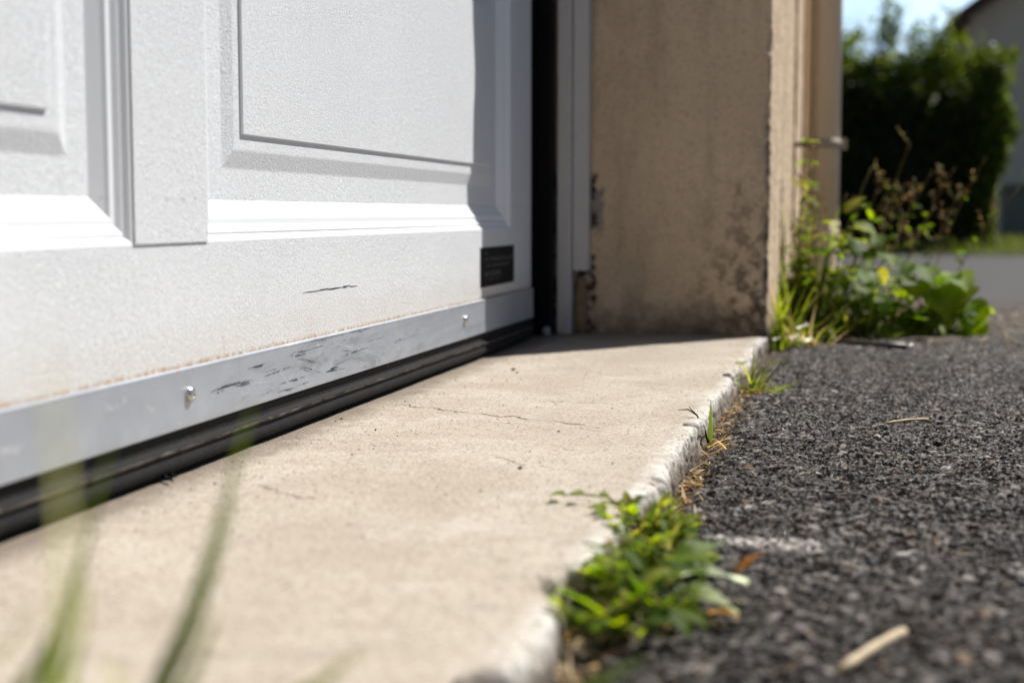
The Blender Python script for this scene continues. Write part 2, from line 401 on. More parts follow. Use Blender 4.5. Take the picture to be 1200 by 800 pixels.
# (distance in from the panel opening, depth), mm
PROF = [(0, 0), (1.2, -.25), (2.6, -.9), (4.0, -2.0), (5.2, -3.6), (6.0, -4.4), (6.8, -4.2), (7.6, -3.7), (8.6, -3.7), (11, -5.0), (13.5, -6.6), (14.5, -7.1),
        (15.5, -7.4), (20.5, -7.5), (22, -8.4), (24, -9.8), (36.5, -16.2), (37.3, -16.4), (66, -16.4), (67.5, -16.2), (83, -11.9), (84.5, -11.7), (99, -11.7), (99.1, -9.3), (99.5, -8.9), (100.5, -8.8)]
MOULD_TO = 17
def panel_section(z0, z1, zp0, zp1, panels):
    V = []; F = []; MI = []
    def q(p, m=0):
        n0 = len(V); V.extend(p); F.append(tuple(range(n0, n0 + len(p)))); MI.append(m)
    ys = [Y0] + [y for p in panels for y in p] + [Y1]
    q([(0, Y0, z0), (0, Y1, z0), (0, Y1, zp0), (0, Y0, zp0)])
    q([(0, Y0, zp1), (0, Y1, zp1), (0, Y1, z1), (0, Y0, z1)])
    for i in range(0, len(ys), 2): q([(0, ys[i], zp0), (0, ys[i + 1], zp0), (0, ys[i + 1], zp1), (0, ys[i], zp1)])
    for (a, b) in panels:
        loops = []
        for (o, d) in PROF:
            o *= .001; d *= .001
            loops.append(len(V)); V.extend([(d, a + o, zp0 + o), (d, b - o, zp0 + o), (d, b - o, zp1 - o), (d, a + o, zp1 - o)])
        for i in range(len(loops) - 1):
            for k in range(4):
                k2 = (k + 1) % 4
                F.append((loops[i] + k, loops[i] + k2, loops[i + 1] + k2, loops[i + 1] + k)); MI.append(1 if i < MOULD_TO or i in (22, 23, 24) else 0)
        F.append(tuple(loops[-1] + k for k in range(4))); MI.append(0)
    t = -.045
    q([(0, Y1, z0), (t, Y1, z0), (t, Y1, z1), (0, Y1, z1)]); q([(0, Y0, z0), (0, Y0, z1), (t, Y0, z1), (t, Y0, z0)])
    q([(0, Y0, z1), (0, Y1, z1), (t, Y1, z1), (t, Y0, z1)]); q([(0, Y0, z0), (t, Y0, z0), (t, Y1, z0), (0, Y1, z0)])
    q([(t, Y0, z0), (t, Y0, z1), (t, Y1, z1), (t, Y1, z0)])
    return V, F, MI
PANELS = [(-.10, 1.020), (1.1525, 2.272)]
V, F, MI = panel_section(.072, .69, .195, .633, PANELS)
link_mesh('door_panel', V, F, [M_DOOR, M_MOULD], door, False, midx=MI)
for z in (.695, 1.185, 1.675):
    V, F, MI = panel_section(z, z + .485, z + .09, z + .40, PANELS)
    link_mesh('door_panel', V, F, [M_DOOR, M_MOULD], door, False, midx=MI)
    bevel(MB().box((.0004, 1.0215, z + .004), (.0015, 1.1520, z + .481)).build('centre_stile', M_DOOR, door), .0003, 1)
bevel(MB().box((.0004, 1.0215, .1953), (.0015, 1.1520, .686)).build('centre_stile', M_DOOR, door), .0003, 1)

# metal strip: an extruded profile with a small top lip
def extrude_y(name, prof, ys, mat, parent, smooth=False, wob=0, closed=False):
    prof = np.array(prof, float); ys = np.asarray(ys, float); nP = len(prof); V = np.zeros((len(ys), nP, 3))
    V[:, :, 0] = prof[None, :, 0]; V[:, :, 2] = prof[None, :, 1]; V[:, :, 1] = ys[:, None]
    if wob:
        V[:, :, 0] += (fbm(ys * 9, ys * 0 + 3, 5)[:, None] - .5) * wob; V[:, :, 2] += (fbm(ys * 7, ys * 0 + 9, 8)[:, None] - .5) * wob * np.where(prof[:, 1] < .0385, 1, 0)[None, :]
    i = np.arange(len(ys) - 1)[:, None]; k = np.arange(nP if closed else nP - 1)[None, :]; k2 = (k + 1) % nP
    Fq = np.stack([i * nP + k, (i + 1) * nP + k, (i + 1) * nP + k2, i * nP + k2], -1).reshape(-1, 4)
    return link_mesh(name, V, Fq, mat, parent, smooth)
YS = np.linspace(Y0 + .002, Y1 - .004, 90)
strip = extrude_y('bottom_strip', [(-.004, .0392), (.0038, .0392), (.0050, .0398), (.0052, .0410), (.0052, .0872), (.0058, .0884), (.0052, .0898), (.0040, .0902), (.0004, .0900)], YS, M_ALU, door, wob=.0012)
for y in (.23, 1.1013, 1.9705):
    V = []; F = []; n = 18
    prof = [(.0066, .0048), (.0066, .0072), (.0060, .0083), (.0048, .0092), (.0030, .0097), (.0024, .0096), (.0021, .0082), (.0, .0080)]
    for (r, x) in prof:
        for k in range(n): V.append((x, y + r * math.cos(2 * math.pi * k / n), .0668 + r * math.sin(2 * math.pi * k / n)))
    for i in range(len(prof) - 1):
        for k in range(n): F.append((i * n + k, i * n + (k + 1) % n, (i + 1) * n + (k + 1) % n, (i + 1) * n + k))
    link_mesh('rivet', V, F, M_RIVET, strip, True)

def slivers(strokes, x, mat, name, parent, wmax=.0011, seed=1, strands=4):
    r = random.Random(seed); mb = MB(); kk = 0
    for (u0, v0, u1, v1, k) in strokes:
        a = on_x(u0, v0, x); b = on_x(u1, v1, x); d = b - a; L = np.linalg.norm(d); d /= L; nrm = np.array([0, -d[2], d[1]])
        for s in range(max(1, int(strands * k))):
            t0 = r.uniform(0, .45) if s else 0; t1 = r.uniform(.55, 1.0) if s else 1
            off = r.uniform(-.0030, .0030) * k if s else 0
            w = wmax * r.uniform(.35, 1) * min(1.2, .5 + .6 * k)
            N = 9; top = []; bot = []; kk += 1
            for j in range(N + 1):
                t = j / N; p = a + d * L * (t0 + (t1 - t0) * t) + nrm * (off + r.uniform(-.15, .15) * w + math.sin(t * 3 + s) * .0004)
                hw = .5 * w * (math.sin(math.pi * min(max(t, .02), .98)) ** .6) * r.uniform(.45, 1.1)
                p[0] = x + .00006 + kk * .0000025
                top.append(p + nrm * hw); bot.append(p - nrm * hw)
            V = top + bot; F = [(j, j + 1, N + 2 + j, N + 1 + j) for j in range(N) if r.random() > .22]
            mb.add(V, F)
    return mb.build(name, mat, parent)
Zs = 440 / 1200.0
ST = [(120, 330, 195, 296, 1.2), (128, 327, 230, 292, .9), (178, 302, 272, 285, 1.1), (235, 256, 322, 229, .9), (378, 210, 445, 190, .8), (440, 190, 565, 158, .5),
      (410, 243, 485, 266, .9), (480, 272, 545, 243, .9), (405, 218, 472, 232, .6), (550, 212, 636, 181, .8), (540, 192, 580, 196, .5), (350, 300, 432, 275, .7), (300, 276, 388, 243, .6),
      (285, 338, 330, 320, .4), (340, 326, 402, 311, .5), (710, 167, 752, 155, .7), (490, 264, 560, 249, .6), (400, 307, 447, 291, .5), (490, 152, 560, 141, .6), (572, 136, 637, 122, .7), (440, 166, 522, 150, .5),
      (300, 262, 345, 250, .4), (520, 240, 575, 222, .4), (600, 250, 640, 242, .25), (620, 168, 680, 150, .25), (760, 150, 800, 140, .25)]
slivers([(200 + a * Zs, 340 + b * Zs, 200 + c * Zs, 340 + d * Zs, k) for a, b, c, d, k in ST], .0055, M_SCUFF, 'scuff_marks', strip, .00125, 3, 4)
PS = [(650, 170, 700, 250, .3), (560, 170, 610, 240, .3), (420, 180, 470, 260, .3), (690, 130, 720, 190, .25), (820, 110, 850, 160, .25), (100, 330, 180, 350, .3), (250, 300, 330, 290, .3), (520, 170, 650, 200, .3), (330, 240, 380, 300, .3)]
slivers([(200 + a * Zs, 340 + b * Zs, 200 + c * Zs, 340 + d * Zs, k) for a, b, c, d, k in PS], .0058, M_PALE_SCRATCH, 'bright_scratches', strip, .0006, 8, 5)
slivers([(345, 345, 427, 332, .9), (352, 344, 412, 335, .5)], .0002, M_SCUFF, 'scuff_marks', door, .0015, 5, 3)
slivers([(487, 327, 503, 325, .3), (330, 300, 350, 299, .2), (440, 350, 452, 350, .2)], .0003, M_SCUFF, 'scuff_marks', door, .0005, 6, 2)
# rubber foot
seal = extrude_y('bottom_seal', [(-.010, .0386), (.0010, .0386), (.0018, .0370), (.0010, .0340), (.0002, .0290), (.0012, .0262), (.0048, .0256), (.0066, .0244), (.0068, .0228), (.0056, .0212), (.0036, .0200), (.0040, .0178),
          (.0060, .0150), (.0068, .0115), (.0058, .0080), (.0030, .0056), (-.003, .0045), (-.016, .0050), (-.020, .0200)], YS, M_RUBBER, door, True, wob=.0016)
r = random.Random(4); mb = MB()
p = on_z(208, 559, .004); mb.tube([(.001, p[1], .006), (.008, p[1] - .004, .0035), (.015, p[1] - .010, .004), (.018, p[1] - .014, .0065)], [.0018, .0016, .0012, .0003], 5)
mb.tube([(.001, p[1] + .01, .006), (.009, p[1] + .008, .0030), (.013, p[1] + .003, .004)], [.0014, .0012, .0003], 5)
mb.build('torn_rubber_shred', M_RUBBER, seal, True)
# label: black film with rows of small, unreadable print
lab = MB().box((.0003, 2.078, .1075), (.0010, 2.292, .1680)).build('rating_label', M_LABEL, door); bevel(lab, .0003, 1)
mb = MB(); r = random.Random(11)
for (z, h, ya, yb) in [(.1585, .0035, 2.105, 2.135), (.150, .0050, 2.105, 2.275), (.1475, .0022, 2.16, 2.28), (.1395, .0042, 2.105, 2.255), (.1275, .0085, 2.105, 2.205), (.1185, .0026, 2.105, 2.205)]:
    y = ya
    while y < yb:
        w = r.uniform(.002, .008)
        if r.random() > .2: mb.add([(.00108, y, z - h / 2), (.00108, y + w, z - h / 2), (.00108, y + w, z + h / 2 * r.uniform(.6, 1)), (.00108, y, z + h / 2)], [(0, 1, 2, 3)])
        y += w + .0018
mb.build('print', M_INK, lab)

# ================================================================== FRAME AND BLACK GAP PANEL
jamb = empty('door_frame', (.05, 2.55, 0)); tag(jamb, 'grey white door frame post in shadow with a broken rotten foot, beside the black gap', 'door frame')
bevel(MB().box((.0235, 2.528, .0005), (.0490, 2.568, 2.2)).build('inner_post', M_PVC, jamb), .002, 2)
rz = np.linspace(.118, 2.2, 60); mb = MB()
mb.box((.0505, 2.538, .116), (.0785, 2.568, 2.2)); o = mb.build('outer_post', M_PVC, jamb); bevel(o, .0015, 2)
def lumpy(name, c, s, mat, parent, seed, amp=.35, n=10):
    V = []; F = []
    for i in range(n + 1):
        th = math.pi * i / n
        for k in range(2 * n):
            ph = math.pi * k / n; d = np.array([math.sin(th) * math.cos(ph), math.sin(th) * math.sin(ph), math.cos(th)])
            d = np.sign(d) * np.abs(d) ** .7
            rr = 1 + amp * (float(fbm(np.array([d[0] * 2.2 + 5 + d[2]]), np.array([d[1] * 2.2 + d[2] * 1.7 + seed * 3.1]), seed)[0]) - .5) * 2
            V.append(np.array(c) + d * np.array(s) * rr)
    for i in range(n):
        for k in range(2 * n): F.append((i * 2 * n + k, (i + 1) * 2 * n + k, (i + 1) * 2 * n + (k + 1) % (2 * n), i * 2 * n + (k + 1) % (2 * n)))
    return link_mesh(name, V, F, mat, parent, True)
lumpy('rotten_foot', (.062, 2.556, .052), (.0100, .009, .054), M_ROT, jamb, 2, .55, 14)
lumpy('black_break', (.068, 2.549, .116), (.008, .010, .008), M_MOULDBLACK, jamb, 3, .5)
sl = empty('gap_shade_panel', (.0, 2.49, 0)); tag(sl, 'black panel standing in for the deep shade of the gap between door edge and frame post', 'gap panel')
bevel(MB().box((-.050, 2.4215, .001), (-.010, 2.5265, 2.2)).build('gap_strip', M_GAP, sl), .003, 2)  # black panel added where the gap is only a shaded void
bevel(MB().box((-.0095, 2.500, .001), (.0195, 2.5275, 2.2)).build('gap_lip', M_GAP, sl), .004, 3)
lumpy('guide_foot', (.012, 2.492, .008), (.007, .009, .009), M_MORTAR, sl, 5, .3, 8)

# ================================================================== HOUSE WALL
wall = empty('garage_wall', (.2, 2.6, -.03)); tag(wall, 'tan roughcast garage wall end with mouldy foot and sunlit outer face', 'wall')
path = [(-.16 + t, 2.57) for t in np.linspace(0, .552, 150)]
path += [(.392 + .008 * math.sin(a), 2.578 - .008 * math.cos(a)) for a in np.linspace(.1, math.pi / 2, 9)]
path += [(.40, 2.578 + t) for t in np.concatenate([np.linspace(.004, .6, 110), np.linspace(.62, 1.75, 60)])]
path = np.array(path); nP = len(path)
tan = np.gradient(path, axis=0); tan /= np.linalg.norm(tan, axis=1)[:, None]; nrm = np.stack([tan[:, 1], -tan[:, 0]], 1)
arc = np.concatenate([[0], np.cumsum(np.linalg.norm(np.diff(path, axis=0), axis=1))])
zz = np.concatenate([np.arange(-.06, .72, .0035), np.linspace(.75, 2.9, 60)])
A, Z2 = np.meshgrid(arc, zz)
disp = (fbm(A * 150, Z2 * 150, 3, 3) - .5) * .0035 + (fbm(A * 22, Z2 * 22, 9, 3) - .5) * .005
corner = np.exp(-((A - arc[154]) / .010) ** 2)
disp -= corner * np.maximum(0, fbm(A * 0 + 2, Z2 * 26, 21, 4) - .48) * .030
V = np.stack([path[None, :, 0] + nrm[None, :, 0] * disp, path[None, :, 1] + nrm[None, :, 1] * disp, Z2], -1)
i = np.arange(len(zz) - 1)[:, None]; k = np.arange(nP - 1)[None, :]
Fq = np.stack([i * nP + k, i * nP + k + 1, (i + 1) * nP + k + 1, (i + 1) * nP + k], -1).reshape(-1, 4)
link_mesh('wall_end', V, Fq, M_WALL, wall, True)
mb = MB(); mb.box((-.35, 2.60, -.06), (.385, 4.325, 2.89)); mb.box((-.35, -1.2, 2.16), (.398, 2.566, 2.9)); mb.box((-.35, -1.4, -.06), (.398, -.32, 2.159))
mb.build('wall_body', M_WALL, wall)
MB().box((-1.5, -.9, 0), (-1.45, 2.9, 2.2)).box((-1.449, 2.602, .002), (-.36, 2.65, 2.2)).build('garage_interior', M_DARK, wall)

# ================================================================== SLAB
def edge_x(y):
    e = .399 + (fbm(y * 6, y * 0 + 1, 31, 3) - .5) * .018 + (fbm(y * 40, y * 0 + 7, 33, 3) - .5) * .007
    e = e - .016 * np.exp(-((y - .835) / .030) ** 2) - .010 * np.exp(-((y - 1.06) / .025) ** 2) + .003 * np.exp(-((y - .72) / .05) ** 2)
    return e
ys = np.concatenate([np.arange(-.9, .40, .02), np.arange(.40, 2.58, .0022)])
cs = [(-1.45, 0), (-.6, 0), (-.1, 0)] + [(t, 0) for t in np.arange(-.08, .30, .006)] + [(t, 0) for t in np.arange(.302, .386, .0022)]
nT = len(cs)
prof = [(-.0095, -.0002), (-.0070, -.0005), (-.0050, -.0010), (-.0035, -.0019), (-.0023, -.0032), (-.0014, -.0050), (-.0009, -.0078), (-.0006, -.012), (-.0003, -.015), (0, -.018), (0, -.021), (.0, -.024), (0, -.027), (0, -.031), (-.001, -.036), (-.002, -.05)]
E_ = edge_x(ys)
V = np.zeros((len(ys), nT + len(prof), 3)); V[:, :, 1] = ys[:, None]
cx = np.array([c[0] for c in cs])
top_end = E_ - .0135
f = np.clip((cx - .25) / (.386 - .25), 0, 1)
V[:, :nT, 0] = np.where(cx[None, :] > .25, .25 + f[None, :] * (top_end[:, None] - .25), cx[None, :])
V[:, nT:, 0] = E_[:, None] + np.array([p[0] for p in prof])[None, :]; V[:, nT:, 2] = np.array([p[1] for p in prof])[None, :]
X_, Y_ = V[:, :, 0], V[:, :, 1]
V[:, :, 2] += np.where(X_ > -.09, (fbm(X_ * 30, Y_ * 30, 41, 3) - .5) * .0012 + (fbm(X_ * 150, Y_ * 150, 42, 2) - .5) * .0006, 0)
de = E_[:, None] - X_
V[:, :, 2] -= .016 * sstep(.013, .008, np.abs(Y_ - .425)) * (V[:, :, 2] > -.02)
near = sstep(.022, .002, de); dn = -V[:, :, 2]
s2 = de * .8 + dn
gate = sstep(.47, .62, fbm(Y_ * 13, s2 * 6 + 2, 50, 3))
chip = np.maximum(0, fbm(Y_ * 24 + s2 * 9, s2 * 44 + Y_ * 7, 51, 5) - .47) * near * (.12 + 1.25 * gate)
V[:, :, 0] -= chip * .050 * sstep(-.040, -.004, V[:, :, 2]); V[:, :, 2] -= chip * .036 * (dn < .016)
V[:, :, 0] += near * ((fbm(Y_ * 120, s2 * 190 + Y_ * 31, 53, 3) - .5) * .0044 + (fbm(Y_ * 330, s2 * 410, 56, 2) - .5) * .0022)
V[:, :, 2] += near * ((fbm(Y_ * 160 + s2 * 80, s2 * 170, 54, 3) - .5) * .0034)
big = np.exp(-((Y_ - .80) / .022) ** 2) * sstep(.035, .0, de) * .010 + np.exp(-((Y_ - 1.22) / .02) ** 2) * sstep(.018, .0, de) * .004
V[:, :, 2] -= big
nc = V.shape[1]; i = np.arange(len(ys) - 1)[:, None]; k = np.arange(nc - 1)[None, :]
Fq = np.stack([i * nc + k, i * nc + k + 1, (i + 1) * nc + k + 1, (i + 1) * nc + k], -1).reshape(-1, 4)
tag(link_mesh('concrete_slab', V, Fq, M_CONC, None, True), kind='structure')

# ================================================================== DRIVEWAY, coarse asphalt as real relief
xs = np.concatenate([np.arange(.365, 1.10, .0019), np.linspace(1.102, 2.2, 90)])
yl = [.40]
while yl[-1] < 4.4: yl.append(yl[-1] + .00155 * max(yl[-1], .75))
yl = np.array(yl)
X_, Y_ = np.meshgrid(xs, yl)
wx = X_ + (fbm(X_ * 90, Y_ * 90, 61, 2) - .5) * .006; wy = Y_ + (fbm(X_ * 90, Y_ * 90, 62, 2) - .5) * .006
def worley(x, y, cell, seed):
    gx, gy = np.floor(x / cell), np.floor(y / cell); f1 = np.full(x.shape, 9.0); f2 = np.full(x.shape, 9.0); ox = np.zeros(x.shape); oy = np.zeros(x.shape); idx = np.zeros(x.shape); idy = np.zeros(x.shape)
    for dx in (-1, 0, 1):
        for dy in (-1, 0, 1):
            cx_, cy_ = gx + dx, gy + dy
            px = (cx_ + .1 + .8 * _h(cx_, cy_, seed)) * cell; py = (cy_ + .1 + .8 * _h(cx_, cy_, seed + 1)) * cell
            d = np.hypot(x - px, y - py) / cell; nearer = d < f1
            f2 = np.where(nearer, f1, np.minimum(f2, d)); idx = np.where(nearer, cx_, idx); idy = np.where(nearer, cy_, idy); ox = np.where(nearer, (x - px) / cell, ox); oy = np.where(nearer, (y - py) / cell, oy); f1 = np.where(nearer, d, f1)
    return f1, f2, _h(idx, idy, seed + 2), _h(idx, idy, seed + 3), _h(idx, idy, seed + 4), ox * (_h(idx, idy, seed + 5) - .5) + oy * (_h(idx, idy, seed + 6) - .5)
f1, f2, h1, h2, h3, tA = worley(wx, wy, .0090, 70)
g1, g2, k1, k2, k3, tB = worley(wx + .3, wy, .0048, 90)
gapA = sstep(.01, .15, f2 - f1); gapB = sstep(.01, .17, g2 - g1)
big = h1 > .42
hA = gapA * (.0012 + .0046 * h2 + tA * .0085)
hB = gapB * (.0006 + .0024 * k2 + tB * .0042)
hgt = np.where(big, hA, hB * .9)
hgt = hgt + (fbm(X_ * 5, Y_ * 5, 77, 3) - .5) * .012 + (fbm(X_ * 30, Y_ * 30, 78, 2) - .5) * .004
hole = sstep(.62, .74, fbm(X_ * 34, Y_ * 34, 79, 3)); hgt -= hole * .003
jt = sstep(.432, .405, X_ + (fbm(Y_ * 25, X_ * 0, 80, 3) - .5) * .03); hgt -= jt * .010
fade = sstep(4.35, 4.0, Y_) * sstep(2.15, 1.8, X_)
Zd = -.0280 + hgt * .66 * np.where(Y_ > 3.0, np.maximum(fade, 0), 1) - .012 * (1 - fade)
t = np.where(big, h3, k3); s = np.where(big, h1, k1 * .6 + .4)
v = .011 + .085 * np.where(big, h2, k2) ** 2.8
v = np.where(t > .90, .08 + .10 * s, v)
c = np.stack([v * 1.12, v * .98, v * .90], -1)
c = np.where((t > .972)[..., None], np.stack([.24 + 0 * v, .22 + 0 * v, .20 + 0 * v], -1), c)
c = np.where((t < .008)[..., None], np.stack([.13 + 0 * v, .085 + 0 * v, .05 + 0 * v], -1), c)
c = np.where(((t > .02) & (t < .13))[..., None], np.stack([v * 1.7, v * 1.45, v * 1.25], -1), c)
gp = np.where(big, sstep(.02, .24, f2 - f1), sstep(.02, .26, g2 - g1))[..., None]; c = c * gp + np.array([.006, .0053, .005]) * (1 - gp)
c = c * (.62 + .85 * fbm(X_ * 4.5, Y_ * 3, 95, 4))[..., None]
dirt = jt[..., None]; c = c * (1 - dirt) + dirt * np.stack([.085 + .05 * h2, .062 + .04 * h2, .042 + .025 * h2], -1)
# spilled mortar smear
sm = sstep(.017, .006, np.abs(Y_ - 1.077 - .16 * (.48 - X_) * .6 - (fbm(X_ * 40, Y_ * 40, 85, 3) - .5) * .03)) * sstep(.440, .455, X_) * sstep(.545, .525, X_) * sstep(.25, .45, fbm(X_ * 110, Y_ * 70, 86, 3))
sm = np.maximum(sm, sstep(.010, .003, np.abs(Y_ - 1.065 - (fbm(X_ * 40, Y_ * 40, 87, 3) - .5) * .03)) * sstep(.56, .575, X_) * sstep(.62, .60, X_) * .7 * sstep(.42, .6, fbm(X_ * 120, Y_ * 80, 88, 3)))[..., None]
c = c * (1 - sm * .85) + sm * .85 * np.array([.60, .56, .52])
# sandy patch of blown grit at the far edge
far_ = (sstep(2.9, 3.6, Y_) * sstep(.35, .6, fbm(X_ * 20, Y_ * 12, 89, 3)) * .5)[..., None]
c = c * (1 - far_) + far_ * np.array([.15, .115, .085])
V = np.stack([X_, Y_, Zd], -1); nc = len(xs); i = np.arange(len(yl) - 1)[:, None]; k = np.arange(nc - 1)[None, :]
Fq = np.stack([i * nc + k, i * nc + k + 1, (i + 1) * nc + k + 1, (i + 1) * nc + k], -1).reshape(-1, 4)
tag(link_mesh('driveway', V, Fq, M_ASPH, None, False, c.reshape(-1, 3)), kind='structure')
def drive_z(x, y):
    a = int(np.clip(np.searchsorted(xs, x), 0, len(xs) - 1)); b = int(np.clip(np.searchsorted(yl, y), 0, len(yl) - 1)); return float(Zd[b, a])
tag(link_mesh('road', [(-300, -300, -.043), (300, -300, -.043), (300, 300, -.043), (-300, 300, -.043)], [(0, 1, 2, 3)], M_ROAD), kind='structure')
tag(link_mesh('grass_verge', [(-4, 9.3, -.036), (1.2, 9.25, -.036), (2.4, 9.6, -.036), (12, 9.8, -.036), (12, 13.5, -.036), (-4, 13.5, -.036)], [(0, 1, 2, 3, 4, 5)], M_VERGE), kind='structure')

# loose chippings: far too many to count
mb = MB(); r = random.Random(21)
OCT = [(1, 0, 0), (0, 1, 0), (-1, 0, 0), (0, -1, 0), (0, 0, 1), (0, 0, -1)]
OF = [(0, 1, 4), (1, 2, 4), (2, 3, 4), (3, 0, 4), (1, 0, 5), (2, 1, 5), (3, 2, 5), (0, 3, 5)]
def chipping(mb, p, s, col, r):
    a = r.uniform(0, 6.28); V = []
    for (x, y, z) in OCT:
        x, y, z = x * s * r.uniform(.6, 1.2), y * s * r.uniform(.6, 1.2), z * s * r.uniform(.35, .7)
        x += r.uniform(-.2, .2) * s; y += r.uniform(-.2, .2) * s
        V.append((p[0] + x * math.cos(a) - y * math.sin(a), p[1] + x * math.sin(a) + y * math.cos(a), p[2] + z))
    mb.add(V, OF, col)
for i in range(5200):
    y = .62 * (4.2 / .62) ** r.random(); x = r.uniform(.415, .62 + y * .22 + .12)
    s = r.choice([.0010, .0013, .0016, .002, .0024, .0030]) * r.uniform(.7, 1.15)
    t = r.random(); g = r.uniform(.015, .045); col = (g, g * .96, g * .92)
    if t > .945: g = r.uniform(.16, .40); col = (g, g * .93, g * .85)
    elif t > .912: col = (.15, .09, .05)
    elif t > .80: col = (.11, .095, .08)
    chipping(mb, (x, y, drive_z(x, y) + s * .25), s, col, r)
tag(mb.build('loose_chippings', M_GRIT), 'fine loose chippings and grit strewn over the dark asphalt', 'grit', kind='stuff')
mb = MB()
for i in range(420):
    y = .7 * (2.5 / .7) ** r.random(); x = r.uniform(.02, .395) if r.random() < .6 else r.gauss(.05, .02)
    s = r.uniform(.0005, .0014); g = r.uniform(.05, .3); chipping(mb, (x, y, s * .4), s, (g, g * .8, g * .6), r)
for (u, v, s) in [(602, 433, .004), (606, 436, .0025), (655, 505, .0018), (400, 490, .0022), (393, 493, .0016), (530, 383, .002), (440, 503, .0018), (610, 548, .003)]:
    p = on_z(u, v, .001); chipping(mb, (p[0], p[1], s * .4), s, (.06, .045, .03), r)
tag(mb.build('slab_crumbs', M_GRIT), 'tiny crumbs and grains scattered on the pale concrete slab', 'grit', kind='stuff')

# ================================================================== PLANT TOOLS
G1, G2, G3, G4 = (.042, .085, .006), (.080, .130, .010), (.15, .195, .016), (.22, .22, .03)
BR, TAN, PALE = (.16, .085, .03), (.42, .30, .15), (.42, .46, .33)
def vary(c, r, k=.25): s = r.uniform(1 - k, 1 + k); return (c[0] * s * r.uniform(.88, 1.14), c[1] * s, c[2] * s * r.uniform(.8, 1.2))
def blade(mb, root, az, L, w, lean, curl, col, seg=8, twist=0.0, tip=None):
    p = np.array(root, float); V = []; C = []; th = lean; ds = L / seg; a = az
    for j in range(seg + 1):
        t = j / seg; hw = .5 * w * (min(1, .55 + 2 * t)) * max(.02, 1 - t ** 1.8)
        dirv = np.array([math.cos(a) * math.sin(th), math.sin(a) * math.sin(th), math.cos(th)]); sd = np.array([-math.sin(a), math.cos(a), 0]); nn = np.cross(sd, dirv)
        V += [p - sd * hw, p + nn * hw * .35, p + sd * hw]
        cc = np.array(col) if tip is None else np.array(col) * (1 - t * t) + np.array(tip) * t * t
        C += [cc] * 3
        p = p + dirv * ds; th += curl / seg; a += twist / seg
    F = []
    for j in range(seg):
        b = j * 3; F += [(b, b + 3, b + 4, b + 1), (b + 1, b + 4, b + 5, b + 2)]
    mb.add(V, F, np.array(C))
def leaf(mb, root, az, pitch, L, W, col, r, bend=.6, fold=.25, teeth=0.0, round_=1.0, roll=0.0, seg=10, wave=.05, notch=0.0, edge=None):
    """a blade leaf with midrib fold, toothed margin and curl; round_ < 1 puts the widest part near the base"""
    p = np.array(root, float); th = pitch; V = []; C = []; ph = r.uniform(0, 6)
    for j in range(seg + 1):
        t = j / seg
        prof = max(0.0, math.sin(math.pi * min(1, t ** round_ if t > 0 else 0))) ** .75
        if j == 0: prof = .12
        if j == seg: prof = .03
        hw = .5 * W * prof * (1 + teeth * (1 if j % 2 else -1))
        dirv = np.array([math.cos(az) * math.cos(th), math.sin(az) * math.cos(th), math.sin(th)])
        sd0 = np.array([-math.sin(az), math.cos(az), 0]); nn0 = np.cross(dirv, sd0)
        sd = sd0 * math.cos(roll) + nn0 * math.sin(roll); nn = np.cross(dirv, sd)
        for k, s in enumerate((-1, -.5, 0, .5, 1)):
            q = p + sd * hw * s + nn * (abs(s) * hw * fold + math.sin(t * 7 + ph + s * 2) * wave * W * abs(s)) - dirv * (notch * W * abs(s) * (1 - t))
            V.append(q); cc = np.array(col)
            if edge is not None: cc = cc * (1 - abs(s) ** 2 * .6) + np.array(edge) * abs(s) ** 2 * .6
            if k == 2: cc = cc * 1.25
            C.append(cc)
        p = p + dirv * L / seg; th -= bend / seg
    F = []
    for j in range(seg):
        for k in range(4): b = j * 5 + k; F.append((b, b + 5, b + 6, b + 1))
    mb.add(V, F, np.array(C))
    return p
def arc_path(root, az, L, lean, curl, n=8, az_t=0.0):
    p = np.array(root, float); out = [p.copy()]; th = lean; a = az
    for j in range(n):
        p = p + np.array([math.cos(a) * math.sin(th), math.sin(a) * math.sin(th), math.cos(th)]) * L / n; out.append(p.copy()); th += curl / n; a += az_t / n
    return out
def plant(name, loc, label, cat, group=None):
    e = empty(name, loc); tag(e, label, cat, group); return e

def tuft(fo, root, n, Ls, w, r, spread=.008, lean=(.1, 1.2), azs=(0, 6.28), cols=(G2, G2, G3, G4), curl=(.2, 1.2)):
    for i in range(n):
        b = np.array(root) + (r.gauss(0, spread), r.gauss(0, spread), 0)
        blade(fo, b, r.uniform(*azs), r.uniform(*Ls), w * r.uniform(.6, 1.2), r.uniform(*lean), r.uniform(*curl), vary(r.choice(cols), r), 7, r.uniform(-.5, .5), tip=vary(r.choice([G3, G4, TAN]), r))
